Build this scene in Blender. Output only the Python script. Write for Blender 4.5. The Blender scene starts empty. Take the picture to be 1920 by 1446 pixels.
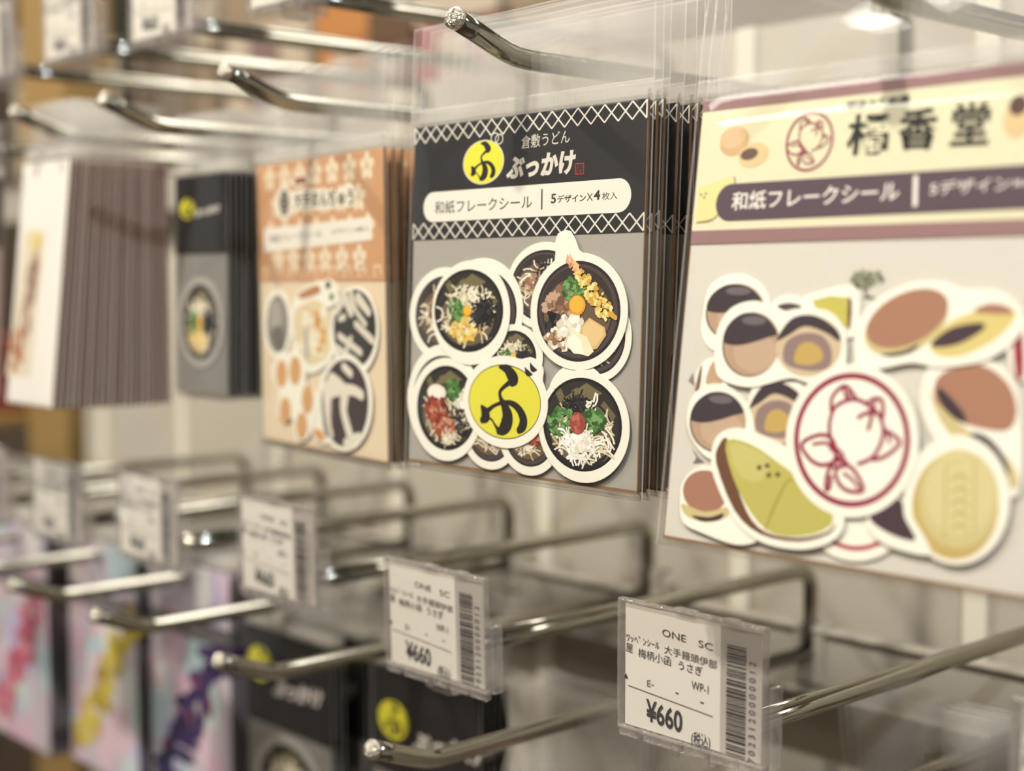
import bpy, bmesh, math, random
from mathutils import Vector, Matrix

# ------------------------------------------------------------------ camera
SC = bpy.context.scene
S = 0.345                    # metres per layout unit (hook tips stand one unit from the lens, across)
CAMZ = 1.30                  # lens height above the shop floor
FPX, HOR, XVP = 2700.0, 535.0, -1512.0
_p = math.atan((723 - HOR) / FPX)
_r = (XVP - 960) / FPX
_h = (723 - HOR) / FPX * math.sin(_p) + math.cos(_p)
_a = math.atan2(_r, _h)
RGT = Vector((-math.sin(_a), math.cos(_a), 0))
HDG = Vector((-RGT.y, RGT.x, 0))
FWD = HDG * math.cos(_p) - Vector((0, 0, math.sin(_p)))
UPV = HDG * math.sin(_p) + Vector((0, 0, math.cos(_p)))
CAM = Vector((0, 0, CAMZ))

cd = bpy.data.cameras.new('camera')
cam = bpy.data.objects.new('camera', cd)
SC.collection.objects.link(cam)
SC.camera = cam
M = Matrix((RGT, UPV, -FWD)).transposed().to_4x4()
M.translation = CAM
cam.matrix_world = M
cd.sensor_width = 36.0
cd.lens = FPX / 1920 * 36.0
cd.clip_start = 0.01
cd.dof.use_dof = True
cd.dof.focus_distance = 0.525
cd.dof.aperture_fstop = 4.8

SC.view_settings.view_transform = 'Standard'
SC.view_settings.look = 'None'
SC.view_settings.gamma = 1.0
SC.view_settings.use_curve_mapping = False
SC.view_settings.exposure = -0.40
SC.cycles.transparent_max_bounces = 64
SC.cycles.use_denoising = True
SC.cycles.max_bounces = 5
SC.cycles.diffuse_bounces = 2
SC.cycles.glossy_bounces = 3
SC.cycles.use_adaptive_sampling = True
SC.cycles.adaptive_threshold = 0.04

# ------------------------------------------------------------------ world and shop lights
W = bpy.data.worlds.new('shop_air'); SC.world = W
W.use_nodes = True
W.node_tree.nodes['Background'].inputs[0].default_value = (0.99, 0.98, 0.93, 1)
W.node_tree.nodes['Background'].inputs[1].default_value = 0.45

def area(name, loc, size, power, col, target=None, shape='DISK', sy=None):
    l = bpy.data.lights.new(name, 'AREA'); l.energy = power; l.color = col
    l.shape = shape; l.size = size
    if sy: l.size_y = sy
    o = bpy.data.objects.new(name, l); SC.collection.objects.link(o)
    o.location = loc
    d = (Vector(target) - Vector(loc)) if target else Vector((0, 0, -1))
    o.rotation_euler = d.to_track_quat('-Z', 'Y').to_euler()
    return o

WARM = (1.0, 0.95, 0.83)
LAMP_XS = [0.75, -0.40, -1.50]
LAMP_Y, LAMP_Z = -0.28, CAMZ + 1.12
for x in LAMP_XS:
    area('track_spot_light', (x, LAMP_Y + .012, LAMP_Z - .02), 0.05, 22.0, WARM if x < .5 else (.82, .90, 1.0), (x, 0.42, CAMZ - .05))
PANELS = [(-0.2, -1.1), (-2.0, -1.1), (-0.1, 1.35), (-1.5, 1.35), (-2.9, 1.35)]
for x, y in PANELS:
    if y < 0: area('unseen_panel_light', (x, y, CAMZ + 1.385), 1.2, 16.0, (1.0, 0.97, 0.91), None, 'RECTANGLE', 0.5)  # front pair added out of view as frontal fill light
    else: area('unseen_panel_light', (x, y, CAMZ + 1.385), 1.2, 7.0, (1.0, 0.97, 0.91), None, 'RECTANGLE', 0.34)

# ------------------------------------------------------------------ helpers
C = SC.collection
def lin(hx):
    hx = hx.lstrip('#')
    o = []
    for i in (0, 2, 4):
        c = int(hx[i:i+2], 16) / 255
        o.append(c / 12.92 if c <= .04045 else ((c + .055) / 1.055) ** 2.4)
    return (*o, 1.0)

def P(x, y, z): return Vector((x * S, y * S, z * S + CAMZ))
def ray(u, v): return FWD + RGT * ((u - 960) / FPX) + UPV * ((723 - v) / FPX)
def onY(u, v, Y):
    d = ray(u, v); return CAM + d * (Y * S / d.y)

def tag(o, label=None, cat=None, group=None, kind=None):
    if label: o['label'] = label
    if cat: o['category'] = cat
    if group: o['group'] = group
    if kind: o['kind'] = kind
    return o

def link(name, me, parent=None):
    o = bpy.data.objects.new(name, me); C.objects.link(o)
    if parent: o.parent = parent
    return o

def empty(name, loc, rot=None):
    o = bpy.data.objects.new(name, None); C.objects.link(o)
    o.empty_display_size = .02
    m = (rot or Matrix.Identity(3)).to_4x4(); m.translation = loc
    o.matrix_world = m
    return o

def copy_tree(o, parent=None):
    c = o.copy(); C.objects.link(c)
    if parent:
        c.parent = parent; c.matrix_parent_inverse = o.matrix_parent_inverse.copy()
    for ch in list(o.children): copy_tree(ch, c)
    return c

# ------------------------------------------------------------------ materials
MATS = {}
def mat(name, hx, rough=.5, metal=0., noise=0., nscale=60., bump=0., bscale=200., spec=.5):
    if name in MATS: return MATS[name]
    m = bpy.data.materials.new(name); m.use_nodes = True
    nt = m.node_tree; b = nt.nodes['Principled BSDF']
    b.inputs['Base Color'].default_value = lin(hx)
    b.inputs['Roughness'].default_value = rough
    b.inputs['Metallic'].default_value = metal
    b.inputs['Specular IOR Level'].default_value = spec
    if noise or bump:
        tc = nt.nodes.new('ShaderNodeTexCoord')
    if noise:
        n = nt.nodes.new('ShaderNodeTexNoise'); n.inputs['Scale'].default_value = nscale
        n.inputs['Detail'].default_value = 4
        nt.links.new(tc.outputs['Object'], n.inputs['Vector'])
        mx = nt.nodes.new('ShaderNodeMix'); mx.data_type = 'RGBA'; mx.blend_type = 'MULTIPLY'
        mr = nt.nodes.new('ShaderNodeMapRange')
        mr.inputs['To Min'].default_value = 1 - noise; mr.inputs['To Max'].default_value = 1 + noise * .4
        nt.links.new(n.outputs['Fac'], mr.inputs['Value'])
        mx.inputs['Factor'].default_value = 1
        mx.inputs['A'].default_value = lin(hx)
        nt.links.new(mr.outputs['Result'], mx.inputs['B'])
        nt.links.new(mx.outputs['Result'], b.inputs['Base Color'])
    if bump:
        n2 = nt.nodes.new('ShaderNodeTexNoise'); n2.inputs['Scale'].default_value = bscale
        n2.inputs['Detail'].default_value = 3
        nt.links.new(tc.outputs['Object'], n2.inputs['Vector'])
        bp = nt.nodes.new('ShaderNodeBump'); bp.inputs['Strength'].default_value = bump
        bp.inputs['Distance'].default_value = .002
        nt.links.new(n2.outputs['Fac'], bp.inputs['Height'])
        nt.links.new(bp.outputs['Normal'], b.inputs['Normal'])
    MATS[name] = m
    return m

def print_mat():
    m = bpy.data.materials.new('printed_ink'); m.use_nodes = True
    nt = m.node_tree; b = nt.nodes['Principled BSDF']
    a = nt.nodes.new('ShaderNodeVertexColor'); a.layer_name = 'ink'
    nt.links.new(a.outputs['Color'], b.inputs['Base Color'])
    b.inputs['Roughness'].default_value = .5
    b.inputs['Specular IOR Level'].default_value = .3
    return m
INK = print_mat()

def film_mat(name, haze, hx, wr=.25, scale=45., rough=.06, gloss=1.0, fac=1.0):
    m = bpy.data.materials.new(name); m.use_nodes = True
    nt = m.node_tree; nt.nodes.remove(nt.nodes['Principled BSDF'])
    out = nt.nodes['Material Output']
    tr = nt.nodes.new('ShaderNodeBsdfTransparent'); tr.inputs[0].default_value = (.985, .98, .975, 1)
    gl = nt.nodes.new('ShaderNodeBsdfGlossy'); gl.inputs['Roughness'].default_value = rough
    df = nt.nodes.new('ShaderNodeBsdfDiffuse'); df.inputs[0].default_value = lin(hx)
    fr = nt.nodes.new('ShaderNodeLayerWeight'); fr.inputs['Blend'].default_value = .5
    pw = nt.nodes.new('ShaderNodeMath'); pw.operation = 'POWER'; pw.inputs[1].default_value = 4.5
    mu = nt.nodes.new('ShaderNodeMath'); mu.operation = 'MULTIPLY_ADD'; mu.inputs[1].default_value = .75 * gloss; mu.inputs[2].default_value = .045 * gloss
    m1 = nt.nodes.new('ShaderNodeMixShader'); m1.inputs[0].default_value = haze
    m2 = nt.nodes.new('ShaderNodeMixShader')
    tc = nt.nodes.new('ShaderNodeTexCoord')
    mp = nt.nodes.new('ShaderNodeMapping'); mp.inputs['Scale'].default_value = (1.6, .8, 1)
    n = nt.nodes.new('ShaderNodeTexNoise'); n.inputs['Scale'].default_value = scale; n.inputs['Detail'].default_value = 1.5
    n.inputs['Distortion'].default_value = .8
    bp = nt.nodes.new('ShaderNodeBump'); bp.inputs['Strength'].default_value = wr; bp.inputs['Distance'].default_value = .006
    L = nt.links.new
    L(tc.outputs['Object'], mp.inputs['Vector']); L(mp.outputs['Vector'], n.inputs['Vector'])
    L(n.outputs['Fac'], bp.inputs['Height'])
    for s in (gl, fr): L(bp.outputs['Normal'], s.inputs['Normal'])
    L(fr.outputs['Facing'], pw.inputs[0]); L(pw.outputs[0], mu.inputs[0]); L(mu.outputs[0], m2.inputs[0])
    L(tr.outputs[0], m1.inputs[1]); L(df.outputs[0], m1.inputs[2])
    L(m1.outputs[0], m2.inputs[1]); L(gl.outputs[0], m2.inputs[2])
    L(m2.outputs[0], out.inputs['Surface'])
    return m
FILM = film_mat('clear_film', .009, '#eeebe4', .12, 7.)
FLAP = film_mat('clear_film_flap', .10, '#eeebe4', .2, 9.)
EDGEF = film_mat('film_edge', .24, '#f4eee6', .1, 60., .1)
SEAL = film_mat('seal_film', .2, '#f2ecdf', .1, 300., .15)
ACRYL = film_mat('clear_acrylic', .03, '#e8e0dc', .02, 60., .04, 1.0)
ACRYL_EDGE = film_mat('acrylic_edge', .16, '#d9cdc6', .3, 160., .06, 2.2)

CHROME = mat('nickel_rod', '#a39f92', .11, 1.0, .12, 90., .02, 400.)
TIPMAT = mat('rough_rod_tip', '#cfc8ba', .18, 1.0, 0, 1, .9, 900.)
KRAFT = mat('kraft_board', '#8a6a4a', .8, 0, .25, 300.)
GREYB = mat('grey_board', '#a8a297', .6, 0, .08, 900.)
PAPER = mat('white_paper', '#efe9dc', .6)
STICKER = mat('sticker_paper', '#f3eedd', .55)

# ------------------------------------------------------------------ mesh helpers
def mesh(name, vs, fs, m=None, smooth=False):
    me = bpy.data.meshes.new(name); me.from_pydata([tuple(v) for v in vs], [], fs); me.update()
    if m: me.materials.append(m)
    if smooth: me.polygons.foreach_set('use_smooth', [True] * len(me.polygons))
    return me

def box_mesh(name, x0, x1, y0, y1, z0, z1, m, bev=0.):
    bm = bmesh.new(); bmesh.ops.create_cube(bm, size=1)
    for v in bm.verts:
        v.co = Vector(((x0 + x1) / 2 + v.co.x * (x1 - x0), (y0 + y1) / 2 + v.co.y * (y1 - y0), (z0 + z1) / 2 + v.co.z * (z1 - z0)))
    if bev: bmesh.ops.bevel(bm, geom=bm.edges[:], offset=bev, segments=2, affect='EDGES', profile=.5)
    me = bpy.data.meshes.new(name); bm.to_mesh(me); bm.free()
    me.materials.append(m)
    return me

def tube(name, pts, rad, m, sides=18, caps=True):
    """swept round rod along world-space points (metres)"""
    n = len(pts); rs = rad if isinstance(rad, (list, tuple)) else [rad] * n
    vs, fs = [], []
    side = None
    for i, p in enumerate(pts):
        t = (pts[min(i + 1, n - 1)] - pts[max(i - 1, 0)]).normalized()
        if side is None: side = t.orthogonal().normalized()
        side = (side - t * side.dot(t)).normalized()
        up = t.cross(side)
        for k in range(sides):
            a = 2 * math.pi * k / sides
            vs.append(p + (side * math.cos(a) + up * math.sin(a)) * rs[i])
    for i in range(n - 1):
        for k in range(sides):
            a, b = i * sides + k, i * sides + (k + 1) % sides
            fs.append((a, b, b + sides, a + sides))
    if caps:
        fs.append(tuple(range(sides))[::-1]); fs.append(tuple((n - 1) * sides + k for k in range(sides)))
    return mesh(name, vs, fs, m, True)

def extrude_outline(name, pts, z0, z1, m):
    n = len(pts)
    vs = [(x, y, z1) for x, y in pts] + [(x, y, z0) for x, y in pts]
    fs = [tuple(range(n)), tuple(range(2 * n - 1, n - 1, -1))]
    for i in range(n):
        j = (i + 1) % n; fs.append((i, i + n, j + n, j))
    return mesh(name, vs, fs, m)

def smooth_closed(pts, k=5):
    out = []; n = len(pts)
    for i in range(n):
        p0, p1, p2, p3 = (pts[(i + j - 1) % n] for j in range(4))
        for s in range(k):
            t = s / k
            out.append(tuple(.5 * (2 * b + (c - a) * t + (2 * a - 5 * b + 4 * c - d) * t * t + (3 * b - a - 3 * c + d) * t ** 3)
                             for a, b, c, d in zip(p0, p1, p2, p3)))
    return out

def smooth_open(pts, k=6):
    q = [pts[0]] + list(pts) + [pts[-1]]; out = []
    for i in range(len(pts) - 1):
        p0, p1, p2, p3 = q[i:i + 4]
        for s in range(k):
            t = s / k
            out.append(tuple(.5 * (2 * b + (c - a) * t + (2 * a - 5 * b + 4 * c - d) * t * t + (3 * b - a - 3 * c + d) * t ** 3)
                             for a, b, c, d in zip(p0, p1, p2, p3)))
    out.append(tuple(pts[-1]))
    return out

def ccw(pts):
    a = sum(pts[i][0] * pts[(i + 1) % len(pts)][1] - pts[(i + 1) % len(pts)][0] * pts[i][1] for i in range(len(pts)))
    return list(pts) if a > 0 else list(pts)[::-1]

# ------------------------------------------------------------------ flat print
_TXT = {}
def glyphs(body, bold=0.):
    key = (body, bold)
    if key not in _TXT:
        c = bpy.data.curves.new('t', 'FONT'); c.body = body; c.offset = bold; c.resolution_u = 3
        o = bpy.data.objects.new('t', c); C.objects.link(o)
        dg = bpy.context.evaluated_depsgraph_get()
        me = bpy.data.meshes.new_from_object(o.evaluated_get(dg))
        vs = [(v.co.x, v.co.y) for v in me.vertices]; fs = [tuple(p.vertices) for p in me.polygons]
        bpy.data.objects.remove(o); bpy.data.curves.remove(c); bpy.data.meshes.remove(me)
        x0 = min(v[0] for v in vs); x1 = max(v[0] for v in vs); y0 = min(v[1] for v in vs); y1 = max(v[1] for v in vs)
        vs = [((x - x0) / (x1 - x0), (y - y0) / (y1 - y0)) for x, y in vs]
        _TXT[key] = (vs, fs)
    return _TXT[key]

class Art:
    """flat print: coloured shapes laid in order, in millimetres on the card face"""
    def __init__(s, z=.5, step=.0016):
        s.v, s.f, s.c, s.z, s.step, s.flat = [], [], [], z, step, False
    def up(s):
        if not s.flat: s.z += s.step
    def faces(s, vs, fs, col):
        b = len(s.v); s.v += [(x, y, s.z) for x, y in vs]; cl = lin(col)
        for f in fs: s.f.append(tuple(i + b for i in f)); s.c.append(cl)
        s.up()
    def poly(s, pts, col): pts = ccw(pts); s.faces(pts, [tuple(range(len(pts)))], col)
    def ell(s, cx, cy, rx, ry, col, rot=0., n=36):
        ca, sa = math.cos(rot), math.sin(rot)
        s.poly([(cx + rx * math.cos(t) * ca - ry * math.sin(t) * sa, cy + rx * math.cos(t) * sa + ry * math.sin(t) * ca)
                for t in (2 * math.pi * k / n for k in range(n))], col)
    def stroke(s, pts, w, col, closed=False):
        n = len(pts); ws = w if isinstance(w, (list, tuple)) else [w] * n
        L, R = [], []
        for i in range(n):
            a = pts[(i - 1) % n] if (closed or i) else pts[0]
            b = pts[(i + 1) % n] if (closed or i < n - 1) else pts[-1]
            dx, dy = b[0] - a[0], b[1] - a[1]; d = math.hypot(dx, dy) or 1e-6
            nx, ny = -dy / d * ws[i] / 2, dx / d * ws[i] / 2
            L.append((pts[i][0] + nx, pts[i][1] + ny)); R.append((pts[i][0] - nx, pts[i][1] - ny))
        m = n if closed else n - 1
        s.faces(L + R, [(i + n, (i + 1) % n + n, (i + 1) % n, i) for i in range(m)], col)
    def brush(s, spec, col, k=6):
        """spec: (x, y, width) points, smoothed"""
        q = smooth_open(spec, k); s.stroke([(a, b) for a, b, _ in q], [max(.05, c) for _, _, c in q], col)
        for e in (q[0], q[-1]): s.ell(e[0], e[1], max(.05, e[2]) / 2, max(.05, e[2]) / 2, col, n=12)
    def ring(s, cx, cy, rx, ry, w, col, n=48):
        s.stroke([(cx + rx * math.cos(2 * math.pi * k / n), cy + ry * math.sin(2 * math.pi * k / n)) for k in range(n)], w, col, True)
    def text(s, body, bl, br, h, col, bold=0., slant=0.):
        vs, fs = glyphs(body, bold)
        dx, dy = br[0] - bl[0], br[1] - bl[1]
        s.faces([(bl[0] + dx * x + slant * h * y, bl[1] + dy * x + h * y) for x, y in vs], fs, col)
    def cluster(s, rnd, cx, cy, rx, ry, n, cols, size, kind='blob'):
        for _ in range(n):
            a = rnd.uniform(0, 6.283); d = math.sqrt(rnd.random())
            x, y = cx + rx * d * math.cos(a), cy + ry * d * math.sin(a)
            col = rnd.choice(cols); r = size * rnd.uniform(.6, 1.3)
            if kind == 'blob':
                k = rnd.randint(5, 7); o = rnd.uniform(0, 6)
                s.poly([(x + r * rnd.uniform(.6, 1.1) * math.cos(o + 6.283 * j / k), y + r * rnd.uniform(.6, 1.1) * math.sin(o + 6.283 * j / k)) for j in range(k)], col)
            else:
                o = rnd.uniform(0, 6.283); b = rnd.uniform(-.9, .9)
                pts = [(x + r * 2.2 * t * math.cos(o + b * t), y + r * 2.2 * t * math.sin(o + b * t)) for t in (-1, -.5, 0, .5, 1)]
                s.stroke(pts, size * .42, col)
    def build(s, name, parent):
        me = bpy.data.meshes.new(name)
        me.from_pydata([(x * .001, y * .001, z * .001) for x, y, z in s.v], [], s.f); me.update()
        at = me.color_attributes.new('ink', 'FLOAT_COLOR', 'CORNER')
        data = []
        for p in me.polygons: data += list(s.c[p.index]) * p.loop_total
        at.data.foreach_set('color', data)
        me.materials.append(INK)
        return link(name, me, parent)

# ------------------------------------------------------------------ frames: a card's own plane
class Frame:
    """origin at a card's top centre; x to the right, y up, z towards the shopper (millimetres)"""
    def __init__(s, X, Y, Z, tilt=0., yaw=0., roll=0.):
        s.o = P(X, Y, Z)
        s.rot = Matrix.Rotation(-yaw, 3, 'Z') @ Matrix.Rotation(-tilt, 3, 'X') @ Matrix(((1, 0, 0), (0, 0, -1), (0, 1, 0))) @ Matrix.Rotation(roll, 3, 'Z')
    def px(s, u, v):
        d = ray(u, v); n = s.rot.col[2]
        t = (s.o - CAM).dot(n) / d.dot(n)
        q = s.rot.transposed() @ (CAM + d * t - s.o)
        return (q.x * 1000, q.y * 1000)
    def empty(s, name, dz=0., dx=0., dy=0., extra=None):
        return empty(name, s.o + s.rot @ Vector((dx * .001, dy * .001, dz * .001)), s.rot @ extra if extra else s.rot)

# ------------------------------------------------------------------ setting
def structure(name, me): return tag(link(name, me), kind='structure')
FLOORM = mat('shop_floor', '#5a4c3e', .35, 0, .3, 6.)
structure('floor', box_mesh('floor', -5, 3, -3, 4.5, -.05, 0, FLOORM))
structure('ceiling', box_mesh('ceiling', -5, 3, -3, 4.5, CAMZ + 1.4, CAMZ + 1.45, mat('ceiling_paint', '#e6dfd2', .8)))
PANELM = mat('cream_panel', '#b5ac9c', .28, 0, .05, 4.)
structure('wall_back', box_mesh('wall_back', -4.03 * S, 1.2, 1.95 * S, 1.95 * S + .02, 0, CAMZ + .43 * S, PANELM))
structure('wall_far', box_mesh('wall_far', -5, 3, 3.0 * S + .25, 3.0 * S + .30, 0, CAMZ + .56, mat('brown_wall', '#6b5744', .6, 0, .3, 3.)))
structure('wall_front', box_mesh('wall_front', -5, 3, -2.6, -2.55, 0, CAMZ + 1.4, mat('beige_wall', '#b3a48e', .7, 0, .3, 1.5)))
STRIPM = mat('pale_strip', '#dcd5c4', .35)  # plain pale vertical strips, slightly proud of the back panel
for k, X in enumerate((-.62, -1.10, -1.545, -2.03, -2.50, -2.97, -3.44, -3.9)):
    structure('panel_strip_%d' % (k + 1), box_mesh('panel_strip', (X - .02) * S, (X + .02) * S, 1.95 * S - .004, 1.95 * S + .001, .3, CAMZ + .43 * S, STRIPM, .001))

# lamps and ceiling panels as fittings
LAMPBODY = mat('lamp_black', '#2a2826', .4)
def emit(name, col, st):
    m = bpy.data.materials.new(name); m.use_nodes = True
    b = m.node_tree.nodes['Principled BSDF']
    b.inputs['Emission Color'].default_value = (*col, 1); b.inputs['Emission Strength'].default_value = st
    return m
LAMPGLOW = emit('lamp_glow', WARM, 60.)
PANELGLOW = emit('panel_glow', (1, .97, .91), 6.)
def disc(name, r, m, n=24):
    return mesh(name, [(r * math.cos(6.28318 * k / n), r * math.sin(6.28318 * k / n), 0) for k in range(n)], [tuple(range(n))], m)
lamp_parts = None
for x in LAMP_XS:
    d = (Vector((x, .42, CAMZ - .05)) - Vector((x, LAMP_Y, LAMP_Z))).normalized()
    e = empty('track_spotlight', (x, LAMP_Y, LAMP_Z))
    a, b = Vector((0, 0, 0)), -d * .12
    link('lamp_can', tube('lamp_can', [a, b * .5, b, b * 1.1], [.042, .042, .036, .02], LAMPBODY, 24, False), e)
    g = link('lamp_lens', disc('lamp_lens', .036, LAMPGLOW), e)
    g.rotation_euler = (-d).to_track_quat('Z', 'Y').to_euler(); g.location = -d * .006
    link('lamp_arm', tube('lamp_arm', [b * .6, b * .6 + Vector((0, 0, .06)), Vector((0, b.y * .6, 1.4 - 1.12))], .008, LAMPBODY, 10), e)
    tag(e, 'black track spotlight under the ceiling facing the hook display', 'spotlight', 'track spotlights over the display')
for x, y in PANELS:
    e = empty('unseen_ceiling_light', (x, y, CAMZ + 1.395))
    b = .25 if y < 0 else .17
    link('diffuser', box_mesh('diffuser', -.6, .6, -b, b, -.008, .004, PANELGLOW), e)
    for q in ((-.62, -.6, -b - .02, b + .02), (.6, .62, -b - .02, b + .02), (-.6, .6, -b - .02, -b), (-.6, .6, b, b + .02)):
        link('frame_bar', box_mesh('frame_bar', q[0], q[1], q[2], q[3], -.012, .004, PAPER), e)
    tag(e, 'unseen long white ceiling light panel above the shop aisle', 'ceiling light', 'ceiling light panels')

# ------------------------------------------------------------------ rails and hooks
RAILM = mat('rail_grey', '#a8a093', .3, 0, .06, 30.)
def rail(Z, label):
    e = empty('display_rail', P(-2.0, 1.875, Z))
    link('rail_bar', box_mesh('rail_bar', -3.2 * S, 2.7 * S, -.003, .005, -.049 * S, .049 * S, RAILM, .0012), e)
    for z in (-.053, .049):
        link('rail_lip', box_mesh('rail_lip', -3.2 * S, 2.7 * S, -.006, .005, z * S, (z + .006) * S, RAILM, .0006), e)
    for X in (-4.6, -3.44, -2.03, -.62, .4):
        link('bracket', box_mesh('bracket', (X + 2 - .03) * S, (X + 2 + .03) * S, .004, .075 * S - .002, -.03 * S, .03 * S, RAILM, .001), e)
    return tag(e, label, 'rail')

ROD = .0040
def hook(X, zm, zt, label, group, tip=1.0):
    """zm: merchandise prong height, zt: tag prong height (layout units)"""
    e = empty('display_hook', P(X, 1.86, zm))
    o = P(X, 1.86, zm)
    def q(y, z): return P(X, y, z) - o
    path = [(1.865, zm), (1.5, zm), (1.13, zm), (1.105, zm + .0005), (1.09, zm + .002), (1.075, zm + .006), (1.06, zm + .011), (1.03, zm + .0225), (tip + .006, zm + .0315)]
    pr = link('merchandise_prong', tube('merchandise_prong', [q(y, z) for y, z in path], ROD, CHROME), e)
    a, b = q(tip + .006, zm + .0315), q(tip - .006, zm + .0362)
    d = b - a
    link('prong_tip', tube('prong_tip', [a - d * .15, a + d * .25, a + d * .62, a + d * .8, a + d * .9], [ROD * 1.0, ROD * 1.07, ROD * 1.05, ROD * .82, ROD * .4], TIPMAT), pr)
    # tag prong: up from the plate, bent forward over the stock
    r = .032
    pts = [q(1.865, zm + .012), q(1.865, zt - r)]
    for k in range(1, 7):
        t = math.pi / 2 * k / 6
        pts.append(q(1.865 - r + r * math.cos(t), zt - r + r * math.sin(t)))
    pts += [q(1.70, zt), q(1.56, zt), q(1.50, zt - .002), q(1.3, zt - .003), q(1.118, zt - .003)]
    tp = link('tag_prong', tube('tag_prong', pts, [ROD] * 9 + [ROD, ROD, ROD * .8, ROD * .72, ROD * .72], CHROME), e)
    link('stiffening_wire', tube('stiffening_wire', [q(1.56, zt + .003), q(1.50, zt + .0075), q(1.3, zt + .009), q(1.125, zt + .009)],
                                 [.0012, .0016, .0016, .0016], CHROME, 10), tp)
    link('back_plate', box_mesh('back_plate', -.010, .010, .0, .0045, -.05 * S, .045 * S, RAILM, .001), e)
    link('clip_lip', box_mesh('clip_lip', -.010, .010, .002, .012, .037 * S, .045 * S, RAILM, .0006), e)
    return tag(e, label, 'hook', group)

UP, UT = .25, .398
rail(UP - .004, 'grey flat rail behind the upper row of sticker packs')
rail(-.595, 'grey flat rail carrying the lower row of hooks')
GU, GL = 'upper row display hooks', 'lower row display hooks'
hook(-.717, UP, UT, 'chrome hook holding the cream and plum sweets sticker packs', GU)
hook(-1.187, UP, UT, 'chrome hook with rough upturned tip holding the wide black noodle packs', GU)
hook(-1.649, UP - .005, UT - .006, 'chrome hook holding the orange flower-patterned sticker packs', GU)
hook(-1.99, UP - .01, UT, 'chrome hook holding the slim black noodle bowl packs', GU)
hook(-2.30, UP, UT + .004, 'chrome hook carrying the deep stack of white-fronted packs', GU)
hook(-2.62, UP, UT, 'chrome hook next beyond the deep stack of white-fronted packs', GU)
hook(-.49, -.60, -.47, 'chrome hook under the sweets packs behind the cut-off price tag', GL)
hook(-.937, -.60, -.465, 'chrome hook behind the sharp WP-1 price tag, pink packs at its back', GL)
hook(-1.342, -.58, -.447, 'chrome hook holding clear-topped packs behind the blurred ¥660 tag', GL)
hook(-1.687, -.541, -.418, 'chrome hook holding the dark packs with the large yellow disc', GL)
hook(-2.05, -.541, -.414, 'chrome hook holding slim black packs beside the purple-lettered pastel ones', GL)
hook(-2.36, -.541, -.414, 'chrome hook holding the pastel packs with purple writing', GL)
hook(-2.68, -.541, -.414, 'chrome hook holding the pastel packs with yellow writing', GL)
hook(-3.00, -.541, -.414, 'chrome hook holding the pastel packs with pink writing', GL)

# ------------------------------------------------------------------ price tags
TF = Frame(-.937, 1.1, -.3985)
def tag_art(par):
    """white paper slip with its print; the hatched bar-code field on the right"""
    f = TF.px
    def tri(u, v): return f(u, v)
    pc = link('price_slip', box_mesh('price_slip', -.0303, .0315, -.0222, .0222, .0002, .0006, PAPER), par)
    a = Art(.62, .002)
    zz = lambda x, y: f(1100 + x / 3.95, 1080 + y / 3.95)
    # hatched grey field
    x0 = zz(1000, 700)[0]
    a.poly([(x0, -22.1), (31.4, -22.1), (31.4, 22.1), (x0, 22.1)], '#cfc6bd')
    k = 0
    y = -22
    while y < 22:
        a.stroke([(x0, y), (31.4, y + 2.2 if y + 2.2 < 22 else 22)], .12, '#b9aea6'); y += .55
    T = lambda s, bl, br, top, col='#1d1a18', b=0.: a.text(s, zz(*bl), zz(*br), zz(*top)[1] - zz(*bl)[1], col, b)
    T('ONE', (570, 440), (745, 492), (572, 388)); T('SC', (838, 522), (945, 556), (838, 470))
    T('ﾜｯﾍﾟﾝｼｰﾙ', (305, 478), (548, 545), (305, 418)); T('大手饅頭伊部', (585, 570), (975, 692), (588, 508))
    T('屋', (302, 555), (352, 572), (305, 490)); T('梅柄小函', (393, 598), (634, 668), (395, 530)); T('うさぎ', (690, 688), (868, 742), (690, 620), b=.006)
    a.poly([zz(286, 750), zz(318, 760), zz(302, 716)], '#15120f')
    T('E-', (458, 815), (508, 822), (458, 768), '#6a645c'); T('WP-1', (787, 835), (912, 874), (787, 772))
    a.stroke([zz(668, 862), zz(690, 869)], .5, '#3a3632'); a.stroke([zz(852, 932), zz(878, 940)], .5, '#3a3632')
    a.stroke([zz(316, 806), zz(945, 1040)], .28, '#4a4540')
    T('¥660', (450, 1068), (718, 1165), (450, 905), b=.022)
    T('(税込)', (785, 1262), (925, 1296), (790, 1145), b=.005)
    # bar code, bars stacked up the field
    rnd = random.Random(4)
    xl, xr = zz(1045, 900)[0], zz(1190, 900)[0]
    y, y1 = zz(1040, 1320)[1], zz(1065, 505)[1]
    while y < y1:
        w = rnd.choice((.3, .3, .45, .6, .9)); g = rnd.choice((.4, .45, .5, .9))
        a.poly([(xl, y), (xr, y), (xr, min(y + w, y1)), (xl, min(y + w, y1))], '#1c1917'); y += w + g
    # digits running upward
    vs, fs = glyphs('7023120000012'.replace('', ' ').strip(), .0)
    xb, xt = zz(1262, 900)[0], zz(1212, 900)[0]
    yb, yt = zz(1190, 1370)[1], zz(1240, 635)[1]
    a.faces([(xb + (xt - xb) * y_, yb + (yt - yb) * x_) for x_, y_ in vs], fs, '#2a2623')
    a.build('printed_lettering', pc)
    return pc

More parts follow.
